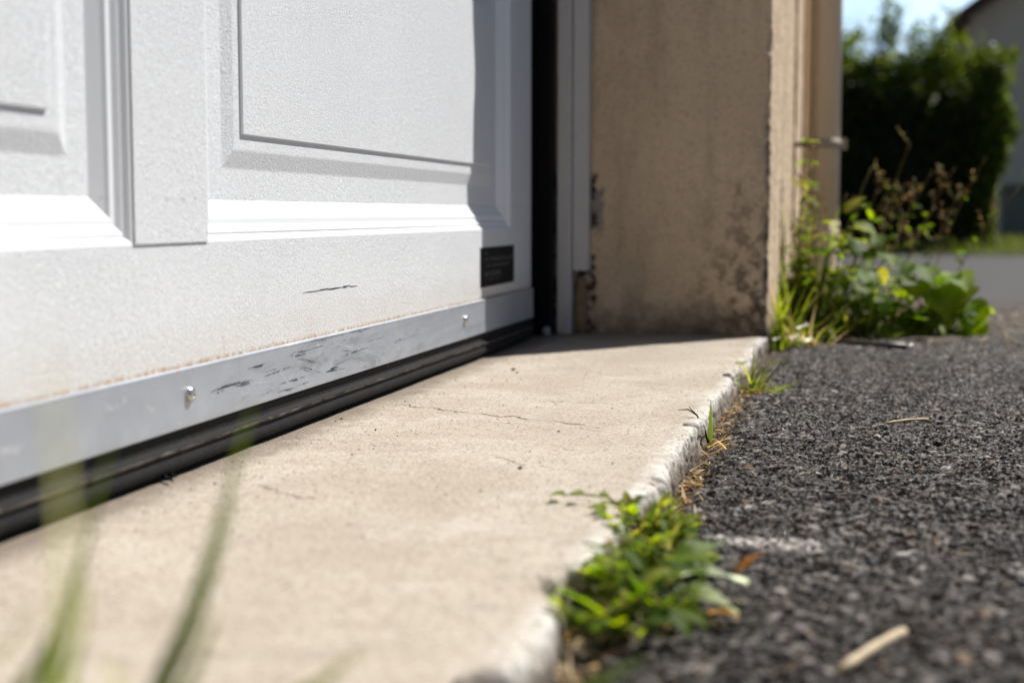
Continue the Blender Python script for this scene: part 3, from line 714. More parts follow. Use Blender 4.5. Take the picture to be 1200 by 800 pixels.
# -------- weed at the slab edge: small-leaved creeping herb
r = random.Random(31); e = plant('creeping_weed', (.403, 1.035, -.03), 'low bushy weed with many small leaves and a runner lying over the chipped slab edge', 'weed')
fo, st = MB(), MB()
def creeping(root, n, Lr, leafL, r, fo, st, azs=(0, 6.28), lean=(.2, 1.15), cols=(G1, G2, G3, G3, G4)):
    for i in range(n):
        az = r.uniform(*azs); L = r.uniform(*Lr); b = np.array(root) + np.array([r.gauss(0, .009), r.gauss(0, .014), 0])
        pts = arc_path(b, az, L, r.uniform(*lean), r.uniform(.1, .9), 9, r.uniform(-.5, .5)); st.tube(pts, list(np.linspace(.0011, .0004, len(pts))), 5, (.14, .11, .04))
        for j in range(2, len(pts)):
            for s in (-1, 1):
                if r.random() < .85:
                    l = leafL * r.uniform(.6, 1.15)
                    leaf(fo, pts[j], az + s * r.uniform(.5, 1.5), r.uniform(-.1, .9), l, l * r.uniform(.38, .6), vary(r.choice(cols), r), r, r.uniform(.1, .9), .3, .05, .8, 0, 6)
        leaf(fo, pts[-1], az, r.uniform(.2, 1), leafL * .8, leafL * .4, vary(G3, r), r, .4, .3, 0, .8, 0, 6)
creeping((.410, 1.015, -.028), 13, (.026, .055), .0165, r, fo, st, cols=(G1, G2, G3, G3, G4))
creeping((.404, 1.045, -.024), 7, (.022, .045), .014, r, fo, st, cols=(G2, G3, G3, G4))
creeping((.414, .960, -.028), 8, (.022, .045), .016, r, fo, st)
tuft(fo, (.410, .985, -.028), 16, (.03, .06), .005, r, .014, (.1, 1.0), cols=(G2, G3, G4, TAN))
b = np.array((.395, 1.045, -.005)); pts = [b, b + (-.02, .002, .012), b + (-.04, .006, .012), b + (-.056, .01, .010)]; st.tube(pts, [.0012, .001, .0008, .0005], 5, (.2, .13, .05))
for j in (1, 2, 3):
    for s in (-1, 1): leaf(fo, pts[j], 3.1 + s * .8, .2, .012, .007, vary(G2, r), r, .3, .3, 0, .8, 0, 6)
for i in range(12): leaf(fo, (.41 + r.gauss(0, .02), 1.0 + r.gauss(0, .04), -.026), r.uniform(0, 6.28), r.uniform(-.1, .4), r.uniform(.008, .016), .005, vary(r.choice([BR, TAN]), r), r, .6, .3, 0, .8, 0, 5)
fo.build('foliage', M_LEAF, e, True); st.build('stems', M_STEM, e, True)

# -------- rosette weed nearer the camera, with larger toothed leaves
r = random.Random(37); e = plant('rosette_weed', (.425, .845, -.03), 'green weed rosette with toothed leaves and a pale wilted leaf, nearest on the asphalt joint', 'weed')
fo, st = MB(), MB()
for i in range(44):
    az = r.uniform(0, 6.28); L = r.uniform(.016, .032); root = np.array((.434, .835, -.024)) + (r.gauss(0, .009), r.gauss(0, .024), r.uniform(0, .006))
    pit = r.uniform(.35, 1.4)
    pts = arc_path(root, az, L * r.uniform(.3, .7), math.pi / 2 - pit, .5, 4); st.tube(pts, .0009, 5, (.16, .14, .05))
    leaf(fo, pts[-1], az, pit - .3, L, L * r.uniform(.28, .50), vary(r.choice([G1, G1, G2, G2, G3, G3, G4]), r), r, r.uniform(.3, 1.5), .35, .18, .75, r.uniform(-.7, .7), 10, .08)
creeping((.414, .885, -.022), 8, (.026, .050), .015, r, fo, st, cols=(G1, G2, G3, G4))
creeping((.412, .800, -.024), 6, (.022, .040), .014, r, fo, st)
for (x, y, z, az, L, W, col, pit) in [(.452, .878, -.006, .10, .042, .020, PALE, .18), (.450, .860, -.010, -.45, .046, .016, (.36, .42, .24), .10), (.450, .890, .000, .75, .034, .018, (.20, .27, .12), .5), (.44, .85, .0, .2, .030, .020, G1, .35), (.445, .87, .004, .35, .032, .021, G2, .3)]:
    leaf(fo, (x, y, z), az, pit, L, W, col, r, .6, .2, .18, .7, r.uniform(-.3, .3), 12, .10)
tuft(fo, (.424, .83, -.026), 14, (.03, .055), .0045, r, .02, (.2, 1.2), cols=(G2, G3, TAN, BR))
for i in range(10): leaf(fo, (.43 + r.gauss(0, .025), .85 + r.gauss(0, .04), -.024), r.uniform(0, 6.28), r.uniform(0, .5), r.uniform(.012, .024), .007, vary(r.choice([BR, TAN, (.36, .17, .03)]), r), r, .9, .3, 0, .8, 0, 6)
leaf(fo, (.485, .895, -.008), .4, .9, .022, .010, (.42, .16, .02), r, .6, .3, 0, .8, 0, 7)
fo.build('foliage', M_LEAF, e, True); st.build('stems', M_STEM, e, True)

# -------- grass tuft at the slab edge further on
r = random.Random(41); e = plant('grass_tuft', (.412, 2.02, -.03), 'small bright grass tuft spreading over the slab edge in the middle distance', 'grass tuft', 'grass tufts along the slab edge')
fo = MB(); tuft(fo, (.412, 2.02, -.03), 26, (.035, .075), .0055, r, .009, (.2, 1.35))
tuft(fo, (.43, 1.99, -.03), 12, (.03, .06), .005, r, .012, (.9, 1.5), (-.6, .6)); tuft(fo, (.412, 2.02, -.03), 4, (.06, .08), .005, r, .004, (.0, .3))
tuft(fo, (.42, 1.99, -.03), 14, (.02, .05), .004, r, .012, (.9, 1.5), cols=(TAN, BR, (.36, .2, .06)))
fo.build('blades', M_LEAF, e, True)
# -------- sprout
r = random.Random(43); e = plant('grass_sprout', (.402, 1.535, -.03), 'single upright grass sprout with a dark withered twig at the slab edge', 'grass tuft', 'grass tufts along the slab edge')
fo = MB(); st = MB()
blade(fo, (.403, 1.535, -.03), 1.4, .050, .0052, .05, .15, G2, 8, .3, G3); blade(fo, (.405, 1.533, -.03), 3.0, .030, .004, .5, .5, G2, 7); blade(fo, (.402, 1.531, -.03), .4, .034, .0035, .9, .5, (.16, .09, .03), 7); blade(fo, (.405, 1.53, -.03), -.4, .03, .004, 1.0, .4, TAN, 7)
st.tube([(.402, 1.533, -.03), (.397, 1.532, -.012), (.389, 1.533, .002), (.379, 1.535, .008), (.368, 1.536, .007)], [.0013, .0012, .001, .0008, .0004], 6, (.05, .032, .02))
st.tube([(.389, 1.533, .002), (.384, 1.528, .008), (.381, 1.526, .012)], [.001, .0007, .0003], 6, (.05, .032, .02))
for i in range(10): blade(fo, (.408 + r.gauss(0, .008), 1.515 + r.gauss(0, .02), -.03), r.uniform(0, 6.28), r.uniform(.015, .03), .003, r.uniform(.8, 1.4), .4, vary(r.choice([BR, TAN]), r), 6)
fo.build('blades', M_LEAF, e, True); st.build('twig', M_STEM, e, True)

# -------- litter in the joint
mb = MB(); r = random.Random(47)
for i in range(210):
    y = r.choice([r.gauss(1.33, .035), r.gauss(1.22, .05), r.uniform(.7, 2.5), r.gauss(1.0, .05), r.gauss(1.7, .1), r.gauss(.75, .03)]); x = float(edge_x(np.array([y]))[0]) + abs(r.gauss(.008, .012))
    z = drive_z(x, y) + .001; c = vary(r.choice([TAN, TAN, BR, (.50, .40, .26), (.3, .14, .05)]), r)
    if r.random() < .6: blade(mb, (x, y, z), r.uniform(0, 6.28), r.uniform(.008, .026), r.uniform(.001, .003), r.uniform(.9, 1.5), r.uniform(-.4, .5), c, 5)
    else: leaf(mb, (x, y, z), r.uniform(0, 6.28), r.uniform(0, .7), r.uniform(.006, .016), r.uniform(.003, .007), c, r, .8, .4, 0, .8, .3, 5)
for i in range(120):
    y = .7 * (4 / .7) ** r.random(); x = r.uniform(.44, .7 + y * .2); blade(mb, (x, y, drive_z(x, y) + .002), r.uniform(0, 6.28), r.uniform(.006, .02), r.uniform(.0008, .002), 1.45, .1, vary(r.choice([TAN, BR, (.45, .38, .26)]), r), 4)
for i in range(300):
    y = r.uniform(2.75, 3.7); x = r.uniform(.42, 1.1); blade(mb, (x, y, drive_z(x, y) + .003), r.uniform(0, 6.28), r.uniform(.01, .04), r.uniform(.002, .005), r.uniform(1.1, 1.5), .2, vary(r.choice([TAN, BR, (.45, .38, .26), BR]), r), 4)
tag(mb.build('dry_litter', M_DRY), 'dry brown grass bits and leaf crumbs lying in the slab joint', 'litter', kind='stuff')

# -------- straws and the black tube on the asphalt
def stalk(name, p0, p1, rad, col, label, cat, flat=.5):
    p0, p1 = np.array(p0), np.array(p1); n = 7; mb = MB(); pts = [p0 + (p1 - p0) * t + np.array([0, 0, .0015 * math.sin(t * 3.1)]) for t in np.linspace(0, 1, n)]
    mb.tube(pts, [rad * (.9 + .2 * (j % 2)) for j in range(n)], 7, col); o = mb.build(name, M_STRAW, None, True, loc=tuple(p0)); return tag(o, label, cat)
p0, p1 = on_z(985, 785, -.026), on_z(1060, 739, -.026)
stalk('straw_piece', p0 + (0, 0, 0), p1, .0030, (.50, .40, .26), 'thick pale straw piece lying on the asphalt nearest the camera', 'straw')
p0, p1 = on_z(1036, 496, -.026), on_z(1088, 491, -.026)
stalk('straw_piece', p0, p1, .0016, (.46, .34, .18), 'thin tan straw lying on the asphalt halfway to the wall weeds', 'straw')
tb = empty('plastic_tube', (.575, 2.72, -.026)); tag(tb, 'thin black tube with a shiny tip lying on the asphalt before the wall weeds', 'tube')
a, b = np.array((.490, 2.775, -.0215)), np.array((.645, 2.672, -.0215)); d = (b - a) / np.linalg.norm(b - a)
MB().tube([a, a + d * .05, a + d * .12, b], [.0048, .0052, .0052, .0052], 12).build('tube_body', M_TUBE, tb, True)
MB().tube([b + d * .0004, b + d * .008, b + d * .010], [.0056, .0056, .004], 12).build('tube_tip', M_TUBEEND, tb, True)

# ================================================================== DOWNPIPE
dp = empty('downpipe', (.464, 3.58, 0)); tag(dp, 'round cream rainwater downpipe held to the sunlit wall by one bracket', 'downpipe')
MB().tube([(.464, 3.58, .06), (.464, 3.58, .9), (.464, 3.58, 2.85)], [.0415, .0415, .0415], 28).build('pipe', M_PIPE, dp, True)
MB().tube([(.463, 3.58, .20), (.464, 3.58, .12), (.475, 3.56, .05), (.50, 3.52, -.01)], [.0435, .0440, .0440, .0440], 24).build('shoe', M_PIPE, dp, True)
br = MB().tube([(.464, 3.58, .377), (.464, 3.58, .378), (.464, 3.58, .397), (.464, 3.58, .398)], [.0425, .0455, .0455, .0425], 28).build('bracket', M_BRACKET, dp, True)
MB().box((.508, 3.572, .374), (.521, 3.588, .401)).build('clamp_ear', M_BRACKET, br)
MB().tube([(.40, 3.565, .387), (.426, 3.57, .387)], [.006, .006], 8).build('wall_pin', M_BRACKET, br, True)
cd = MB().tube([(.4075, 3.92, -.02), (.4075, 3.92, 1.2), (.4075, 3.92, 2.85)], .007, 12).build('cable_conduit', M_PIPE, None, True, loc=(.4075, 3.92, 0)); tag(cd, 'thin cream conduit running up the wall behind the downpipe', 'conduit')

# ================================================================== WEEDS AT THE WALL
sb = []; nx, ny = 60, 70; V = []; 
for j in range(ny):
    for i2 in range(nx):
        x = .36 + .62 * i2 / (nx - 1); y = 2.70 + 1.7 * j / (ny - 1)
        m = math.sin(math.pi * i2 / (nx - 1)) ** .5 * min(1, j / 8) * min(1, (ny - 1 - j) / 8)
        V.append((x, y, -.036 + m * .016 * float(fbm(np.array([x * 14]), np.array([y * 14]), 71, 3)[0]) * (1.2 if x < .75 else .8) - (.010 if m < .05 else 0)))
F = [(j * nx + i2, j * nx + i2 + 1, (j + 1) * nx + i2 + 1, (j + 1) * nx + i2) for j in range(ny - 1) for i2 in range(nx - 1)]
tag(link_mesh('soil_strip', V, F, M_SOIL, None, True), kind='structure')

r = random.Random(53); e = plant('corner_grass', (.428, 2.70, -.03), 'tuft of upright grass with dry leaves against the foot of the wall corner', 'grass tuft')
fo = MB(); tuft(fo, (.418, 2.665, -.03), 30, (.07, .15), .007, r, .018, (.02, .5), curl=(.1, .8)); tuft(fo, (.45, 2.72, -.03), 26, (.05, .12), .007, r, .022, (.1, .9), curl=(.2, .9), cols=(G2, G3, G4, TAN))
for i in range(16): leaf(fo, (.445 + r.gauss(0, .02), 2.68 + r.gauss(0, .03), -.02), r.uniform(0, 6.28), r.uniform(0, .8), r.uniform(.02, .04), .018, vary(r.choice([G2, BR, TAN, (.6, .57, .5)]), r), r, .8, .3, .05, .8, .2, 7)
for (x, y, z, az) in [(.452, 2.64, .010, -.9), (.446, 2.62, -.008, -1.6), (.409, 2.625, -.012, -1.2)]: leaf(fo, (x, y, z), az, .6, .030, .020, (.62, .60, .54), r, .8, .3, .03, .8, .3, 8)
fo.build('blades', M_LEAF, e, True)

def tall(fo, st, root, az, L, lean, curl, r, leaves=8, lsize=.05, cols=(G2, G3, G3, G4), seed=None, rad=.0022):
    pts = arc_path(root, az, L, lean, curl, 12, r.uniform(-.6, .6)); st.tube(pts, list(np.linspace(rad, rad * .35, len(pts))), 5, (.13, .12, .04) if not seed else (.20, .14, .06))
    for i in range(leaves):
        j = r.randint(1, 9); l = lsize * r.uniform(.5, 1.15) * (1.15 - j / 14); leaf(fo, pts[j], r.uniform(0, 6.28), r.uniform(-.2, .9), l, l * r.uniform(.22, .5), vary(r.choice(cols), r), r, r.uniform(.4, 1.3), .25, .06, .75, r.uniform(-.4, .4), 8)
    if seed:
        for i in range(seed):
            j = r.randint(6, 12); b = pts[j]; a2 = r.uniform(0, 6.28); q = arc_path(b, a2, r.uniform(.02, .07), r.uniform(.2, .9), -.2, 4); st.tube(q, .0008, 4, (.22, .16, .07))
            for s in range(5): leaf(fo, q[r.randint(1, 4)], r.uniform(0, 6.28), r.uniform(-.3, 1.2), r.uniform(.006, .014), .006, vary(r.choice([(.09, .05, .022), (.15, .095, .045), (.07, .042, .022), (.10, .10, .03)]), r), r, .4, .4, 0, .8, 0, 4)
    return pts
# tall narrow weed climbing in the corner between wall and pipe
r = random.Random(59); e = plant('climbing_weed', (.43, 3.02, -.03), 'tall narrow green weed climbing the sunlit wall left of the downpipe', 'weed'); fo, st = MB(), MB()
for (x, y, L, ln) in [(.425, 3.00, .46, .02), (.432, 3.06, .36, .05), (.437, 2.95, .26, .1), (.43, 3.1, .33, .03), (.445, 3.02, .20, .15), (.425, 2.92, .2, .06)]: tall(fo, st, (x, y, -.03), r.uniform(-.6, .9), L * 1.15, ln, .12, r, 34, .055, (G1, G2, G2, G3, G4), 2)
tuft(fo, (.44, 2.98, -.03), 60, (.10, .32), .007, r, .03, (.02, .4), cols=(G1, G2, G2, G3)); fo.build('foliage', M_LEAF, e, True); st.build('stems', M_STEM, e, True)
# leafy upright weed in front of the pipe
r = random.Random(61); e = plant('upright_weed', (.50, 3.05, -.03), 'leafy upright weed with bright broad leaves in front of the foot of the downpipe', 'weed'); fo, st = MB(), MB()
for (x, y, L, az, ln) in [(.49, 3.05, .36, .3, .10), (.51, 3.10, .33, .1, .18), (.47, 3.0, .30, .6, .06), (.48, 3.02, .22, 3.3, .10), (.53, 3.05, .22, .2, .35), (.50, 2.98, .18, -.5, .3), (.56, 3.0, .18, .3, .5)]: tall(fo, st, (x, y, -.03), az, L, ln, .35, r, 20, .085, (G1, G2, G2, G3, G3, G4), None, .003)
for (u, v, az, L, W, pit, col) in [(992, 250, .5, .055, .035, 1.0, G4), (1000, 262, -.4, .06, .04, -.2, G3), (985, 270, 2.6, .05, .03, .7, G3), (1010, 305, .3, .09, .06, .3, G2), (975, 300, 3.3, .07, .04, .4, G2)]:
    p = on_y(u, v, 3.02); leaf(fo, p, az, pit, L, W, col, r, .8, .25, .05, .8, .2, 10)
tuft(fo, (.50, 3.0, -.03), 40, (.08, .2), .008, r, .04, (.05, .7), cols=(G1, G2, G3)); fo.build('foliage', M_LEAF, e, True); st.build('stems', M_STEM, e, True)
# pale, glossy broad leaves in the middle
r = random.Random(67); e = plant('broadleaf_weed', (.60, 3.05, -.03), 'bushy broad leaved weed with glossy pale leaves in the middle of the wall weeds', 'weed'); fo, st = MB(), MB()
def mallow(fo, st, root, n, Ls, size, r, azs=(-2.6, 1.2), cols=(G1, G2, G2, G3), lean=(.15, 1.2)):
    for i in range(n):
        az = r.uniform(*azs); L = r.uniform(*Ls); b = np.array(root) + (r.gauss(0, .02), r.gauss(0, .03), 0); pts = arc_path(b, az, L, r.uniform(*lean), r.uniform(0, .5), 7); st.tube(pts, list(np.linspace(.0022, .0012, 8)), 5, (.15, .17, .05))
        s = size * r.uniform(.6, 1.1); face = r.random() < .45
        leaf(fo, pts[-1], r.uniform(-2.6, -.4) if face else az + r.uniform(-.6, .6), r.uniform(-.95, .15) if face else r.uniform(-.4, .6), s, s * r.uniform(.85, 1.15), vary(r.choice(cols), r), r, r.uniform(.5, 1.2), .18, .05, .62, r.uniform(-.6, .6), 12, .06, .14)
mallow(fo, st, (.56, 3.06, -.03), 24, (.05, .24), .066, r, cols=(G1, G1, G2, G3, G4)); mallow(fo, st, (.62, 3.00, -.03), 12, (.03, .14), .060, r)
for (u, v) in [(1020, 318), (1045, 300), (1065, 306), (1030, 345), (1050, 330), (1048, 350), (1010, 330)][:4]: p = on_y(u, v, 2.96); leaf(fo, p, r.uniform(-2.2, -.9), r.uniform(-.7, -.2), .042, .030, (.15, .22, .08), r, .7, .15, .04, .7, r.uniform(-.4, .4), 10)
fo.build('foliage', M_LEAF, e, True); st.build('stems', M_STEM, e, True)
# low bright mallow on the right
r = random.Random(71); e = plant('mallow_plant', (.72, 3.08, -.03), 'low spreading plant with big rounded bright green leaves at the right end of the weeds', 'weed'); fo, st = MB(), MB()
mallow(fo, st, (.70, 3.10, -.03), 15, (.03, .11), .075, r, (-1.8, 1.0), (G1, G2, G3, G3)); 
for (u, v, az, pit, s, col) in [(1065, 345, -.3, .35, .10, G3), (1095, 350, .2, .15, .115, G3), (1125, 345, .1, .1, .11, G3), (1140, 352, -.2, -.2, .085, G2), (1105, 372, .1, -.1, .08, G2), (1150, 378, -.4, -.5, .075, G3), (1145, 370, .2, -.35, .075, G3), (1080, 335, .9, .5, .085, G3), (1115, 332, .6, .3, .08, G3)]:
    p = on_y(u, v, 3.02); b = np.array((.70, 3.1, -.03)); st.tube([b, (b + p) / 2 + np.array([0, 0, .03]), p], [.0025, .002, .0014], 5, (.15, .17, .05))
    az = -1.57 + az * 1.2 + r.uniform(-.35, .35); s *= .80; pit = -.38 + pit * .7; col = G3 if col == G2 else (.19, .25, .02)
    leaf(fo, p + np.array([r.uniform(-.02, .02), .03, r.uniform(.015, .04)]), az, pit, s, s * 1.1, vary(col, r, .12), r, .8, .16, .05, .62, r.uniform(-.3, .3), 12, .05, .16)
fo.build('foliage', M_LEAF, e, True); st.build('stems', M_STEM, e, True)
# dry seed-headed stalks behind
for (nm, u0, seedn, lab, xs_, Ls) in [('seeding_weed', 0, 8, 'thin brown seed headed stalks leaning right behind the broad leaved weeds', [(.60, 3.35, .30, .1), (.63, 3.4, .38, .2), (.66, 3.3, .34, .32), (.70, 3.4, .40, .18), (.72, 3.3, .36, .38), (.58, 3.45, .42, .05)], 0),
                                      ('seeding_weed', 1, 9, 'bushier greenish seed stalks just right of the downpipe', [(.54, 3.5, .36, .05), (.56, 3.55, .34, .15), (.60, 3.6, .38, .2), (.52, 3.5, .30, .0), (.62, 3.5, .30, .3)], 0)]:
    r = random.Random(73 + u0); e = plant(nm, (xs_[0][0], xs_[0][1], -.03), lab, 'weed', 'seeding weeds by the downpipe'); fo, st = MB(), MB()
    for (x, y, L, ln) in xs_: tall(fo, st, (x, y, -.03), r.uniform(-.4, .5), L, ln, .35, r, 16, .045, (G1, G1, G2, (.10, .10, .02)), max(3, seedn // 2), .0018)
    if u0 == 0: tuft(fo, (.66, 3.3, -.03), 26, (.06, .16), .006, r, .06, (.1, .8), cols=(G1, G2, TAN))
    fo.build('foliage', M_LEAF, e, True); st.build('stems', M_STEM, e, True)

# ================================================================== FOREGROUND GRASS (close to the lens, at the near slab edge)
e = plant('foreground_grass', (.26, .425, -.012), 'long blurred grass blades rising close to the lens from a joint in the slab', 'grass tuft'); fo = MB()
def spline_blade(pts, w, col, tip):
    P = np.array(pts); n = 26; ts = np.linspace(0, len(P) - 1, n); V = []; C = []
    Q = []
    for t in ts:
        i = int(min(t, len(P) - 2)); f = t - i; p0, p1, p2, p3 = P[max(i - 1, 0)], P[i], P[i + 1], P[min(i + 2, len(P) - 1)]
        Q.append(.5 * ((2 * p1) + (-p0 + p2) * f + (2 * p0 - 5 * p1 + 4 * p2 - p3) * f * f + (-p0 + 3 * p1 - 3 * p2 + p3) * f ** 3))
    Q = np.array(Q)
    for j in range(n):
        d = Q[min(j + 1, n - 1)] - Q[max(j - 1, 0)]; d /= np.linalg.norm(d); sd = np.cross(d, np.array([.35, .9, .1])); sd /= np.linalg.norm(sd); nn = np.cross(sd, d)
        t = j / (n - 1); hw = w / 2 * min(1, .6 + t) * max(.03, 1 - t ** 2.2); V += [Q[j] - sd * hw, Q[j] + nn * hw * .4, Q[j] + sd * hw]; c = np.array(col) * (1 - t) + np.array(tip) * t; C += [c] * 3
    fo.add(V, [q for j in range(n - 1) for q in ((j * 3, j * 3 + 3, j * 3 + 4, j * 3 + 1), (j * 3 + 1, j * 3 + 4, j * 3 + 5, j * 3 + 2))], np.array(C))
root = np.array((.398, .335, -.012)); rr = random.Random(5)
DG = (.022, .045, .003)
for (path, w, c1, c2) in [
    ([(52, 830, 0.455), (82, 715, 0.465), (104, 620, 0.485), (134, 510, 0.505)], .0115, DG, G2),
    ([(12, 850, 0.445), (52, 760, 0.455), (86, 670, 0.475)], .0110, DG, G3),
    ([(84, 830, 0.425), (96, 740, 0.435), (104, 660, 0.445)], .0080, G2, G4),
    ([(82, 850, .33), (76, 620, .30), (64, 490, .285), (36, 350, .27)], .0042, G2, (.24, .22, .12)),
    ([(182, 830, 0.465), (220, 735, 0.475), (252, 640, 0.485), (272, 560, 0.495), (298, 465, 0.505)], .0115, DG, G2),
    ([(200, 850, 0.455), (232, 775, 0.465), (256, 705, 0.475)], .0095, G1, G3),
    ([(330, 840, 0.475), (385, 792, 0.485), (432, 752, 0.495)], .0070, G3, (.3, .3, .14)),
    ([(-30, 800, 0.425), (14, 750, 0.435), (38, 700, 0.445)], .0080, G2, G4),
    ([(150, 850, 0.445), (140, 800, 0.445), (120, 770, 0.445)], .0060, G3, G4)]:
    P = [at(*q) for q in path]; yb_ = .425 if path[0][2] > .38 else .335
    b = np.array((min(P[0][0] + .012, .395), yb_ + rr.gauss(0, .003), -.012))
    spline_blade([b, b * .45 + P[0] * .55 + np.array([0, 0, .006])] + P, w, c1, c2)
P = [at(*q) for q in [(640, 850, .53), (700, 800, .55), (762, 770, .57)]]; spline_blade([np.array((.43, .47, -.03)), P[0]] + P[1:], .0075, DG, G2)
for i in range(6): tuft(fo, (.20 + .03 * i, .425, -.012), 4, (.015, .035), .004, rr, .008, (.2, 1.2))
fo.build('blades', M_LEAF, e, True)

# ================================================================== BACKGROUND
r = random.Random(83); nr = np.random.default_rng(83)
hd = empty('hedge', (.5, 10.6, -.04)); tag(hd, 'dense dark clipped hedge with loose shoots standing above its top', 'hedge')
mb = MB()
HX0, HX1, HY0, HY1, HH = -1.6, 1.46, 10.15, 11.5, 1.24
def leafquad(mb, p, s, col):
    d = nr.normal(size=3); d /= np.linalg.norm(d); a = np.cross(d, nr.normal(size=3)); a /= np.linalg.norm(a); b = np.cross(d, a)
    mb.add([p - a * s, p + b * s * .42 + d * s * .1, p + a * s, p - b * s * .42 + d * s * .1], [(0, 1, 2, 3)], col)
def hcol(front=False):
    c = [(.006, .010, .002), (.010, .017, .003), (.016, .028, .004), (.030, .045, .006)][nr.integers(0, 4)] if front else [(.022, .040, .004), (.040, .072, .006), (.085, .125, .010), (.14, .165, .016)][nr.integers(0, 4)]; s = nr.uniform(.75, 1.25); return tuple(np.array(c) * s)  # front shade and light on top and right side painted into leaf colours
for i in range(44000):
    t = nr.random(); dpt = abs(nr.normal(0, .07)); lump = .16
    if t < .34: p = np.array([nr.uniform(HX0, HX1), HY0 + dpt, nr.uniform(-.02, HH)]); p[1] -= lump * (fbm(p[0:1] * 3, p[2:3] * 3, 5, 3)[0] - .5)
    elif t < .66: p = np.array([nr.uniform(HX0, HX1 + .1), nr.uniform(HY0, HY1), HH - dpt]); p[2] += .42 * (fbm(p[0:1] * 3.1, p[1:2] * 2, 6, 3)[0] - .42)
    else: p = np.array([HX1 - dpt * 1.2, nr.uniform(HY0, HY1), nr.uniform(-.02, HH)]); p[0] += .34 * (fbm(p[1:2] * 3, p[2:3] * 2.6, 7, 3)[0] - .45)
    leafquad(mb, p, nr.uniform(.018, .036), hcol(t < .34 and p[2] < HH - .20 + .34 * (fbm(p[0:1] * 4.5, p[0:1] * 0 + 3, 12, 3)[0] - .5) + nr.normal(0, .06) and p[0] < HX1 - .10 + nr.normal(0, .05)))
tw = MB()
for i in range(70):
    x = nr.uniform(HX0 + .1, HX1); y = nr.uniform(HY0, HY1 - .2); h = abs(nr.normal(0, .15)) + .06; hs = HH + .02
    if i < 10: x, y, h = [(.47, 10.3, .25), (.52, 10.4, .20), (.70, 10.3, .48), (.73, 10.35, .40), (.66, 10.4, .30), (.98, 10.35, .28), (1.03, 10.4, .22), (1.10, 10.3, .34), (.85, 10.4, .14), (.40, 10.3, .2)][i]
    pts = arc_path((x, y, hs - .1), nr.uniform(0, 6.28), h + .1, nr.uniform(0, .2), nr.uniform(0, .4), 6); tw.tube(pts, [.006, .005, .005, .004, .003, .003, .002], 4, (.06, .05, .02))
    for k in range(int(26 + h * 160)):
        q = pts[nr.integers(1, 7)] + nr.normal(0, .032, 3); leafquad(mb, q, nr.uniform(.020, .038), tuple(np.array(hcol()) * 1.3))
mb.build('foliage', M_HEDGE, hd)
for i in range(16):
    x = HX0 + .15 + i * .185; pts = [(x, 10.7, -.04), (x + nr.normal(0, .03), 10.7, .4), (x + nr.normal(0, .08), 10.7, 1.15)]; tw.tube(pts, [.03, .022, .01], 6, (.05, .04, .03))
tw.build('twigs', M_STEM, hd)
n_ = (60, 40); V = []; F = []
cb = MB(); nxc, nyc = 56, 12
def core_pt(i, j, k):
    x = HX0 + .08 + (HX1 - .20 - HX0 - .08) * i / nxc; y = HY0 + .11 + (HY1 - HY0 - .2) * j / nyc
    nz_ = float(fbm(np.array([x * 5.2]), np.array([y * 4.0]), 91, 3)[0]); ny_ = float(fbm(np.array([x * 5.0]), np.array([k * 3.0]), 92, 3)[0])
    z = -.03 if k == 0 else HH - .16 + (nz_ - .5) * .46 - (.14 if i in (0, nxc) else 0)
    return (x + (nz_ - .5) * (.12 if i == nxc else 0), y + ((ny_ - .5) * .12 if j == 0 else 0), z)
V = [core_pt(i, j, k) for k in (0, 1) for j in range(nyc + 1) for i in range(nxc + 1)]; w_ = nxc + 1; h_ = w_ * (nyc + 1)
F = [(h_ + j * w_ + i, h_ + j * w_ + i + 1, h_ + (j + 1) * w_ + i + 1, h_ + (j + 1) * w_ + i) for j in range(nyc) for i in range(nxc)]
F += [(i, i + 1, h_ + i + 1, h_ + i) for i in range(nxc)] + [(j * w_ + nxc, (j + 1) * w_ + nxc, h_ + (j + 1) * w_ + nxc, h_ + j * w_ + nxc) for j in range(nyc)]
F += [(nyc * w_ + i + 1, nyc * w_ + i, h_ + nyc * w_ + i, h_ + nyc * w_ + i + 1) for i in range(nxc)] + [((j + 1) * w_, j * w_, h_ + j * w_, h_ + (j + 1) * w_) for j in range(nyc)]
cb.add(V, F, (.012, .016, .006)); cb.build('dense_core', M_STEM, hd)  # solid dark hull added inside the leaves to block light
gb = MB()
for i in range(9000):
    x = nr.uniform(-1, 6); y = nr.uniform(9.3, 12.5); blade(gb, (x, y, -.036), nr.uniform(0, 6.28), nr.uniform(.04, .14), .008, nr.uniform(0, .7), nr.uniform(.1, .7), tuple(np.array([(.04, .06, .01), (.06, .08, .014), (.10, .10, .03)][nr.integers(0, 3)]) * nr.uniform(.8, 1.2)), 3)
tag(gb.build('verge_grass', M_LEAF), 'rough short grass growing along the verge below the hedge', 'grass', kind='stuff')
gw = MB().box((1.75, 13.0, -.04), (9, 13.25, .42)).box((1.70, 12.97, .421), (9, 13.28, .47)).build('garden_wall', M_GWALL); tag(gw, 'low dark grey garden wall right of the hedge', 'wall')
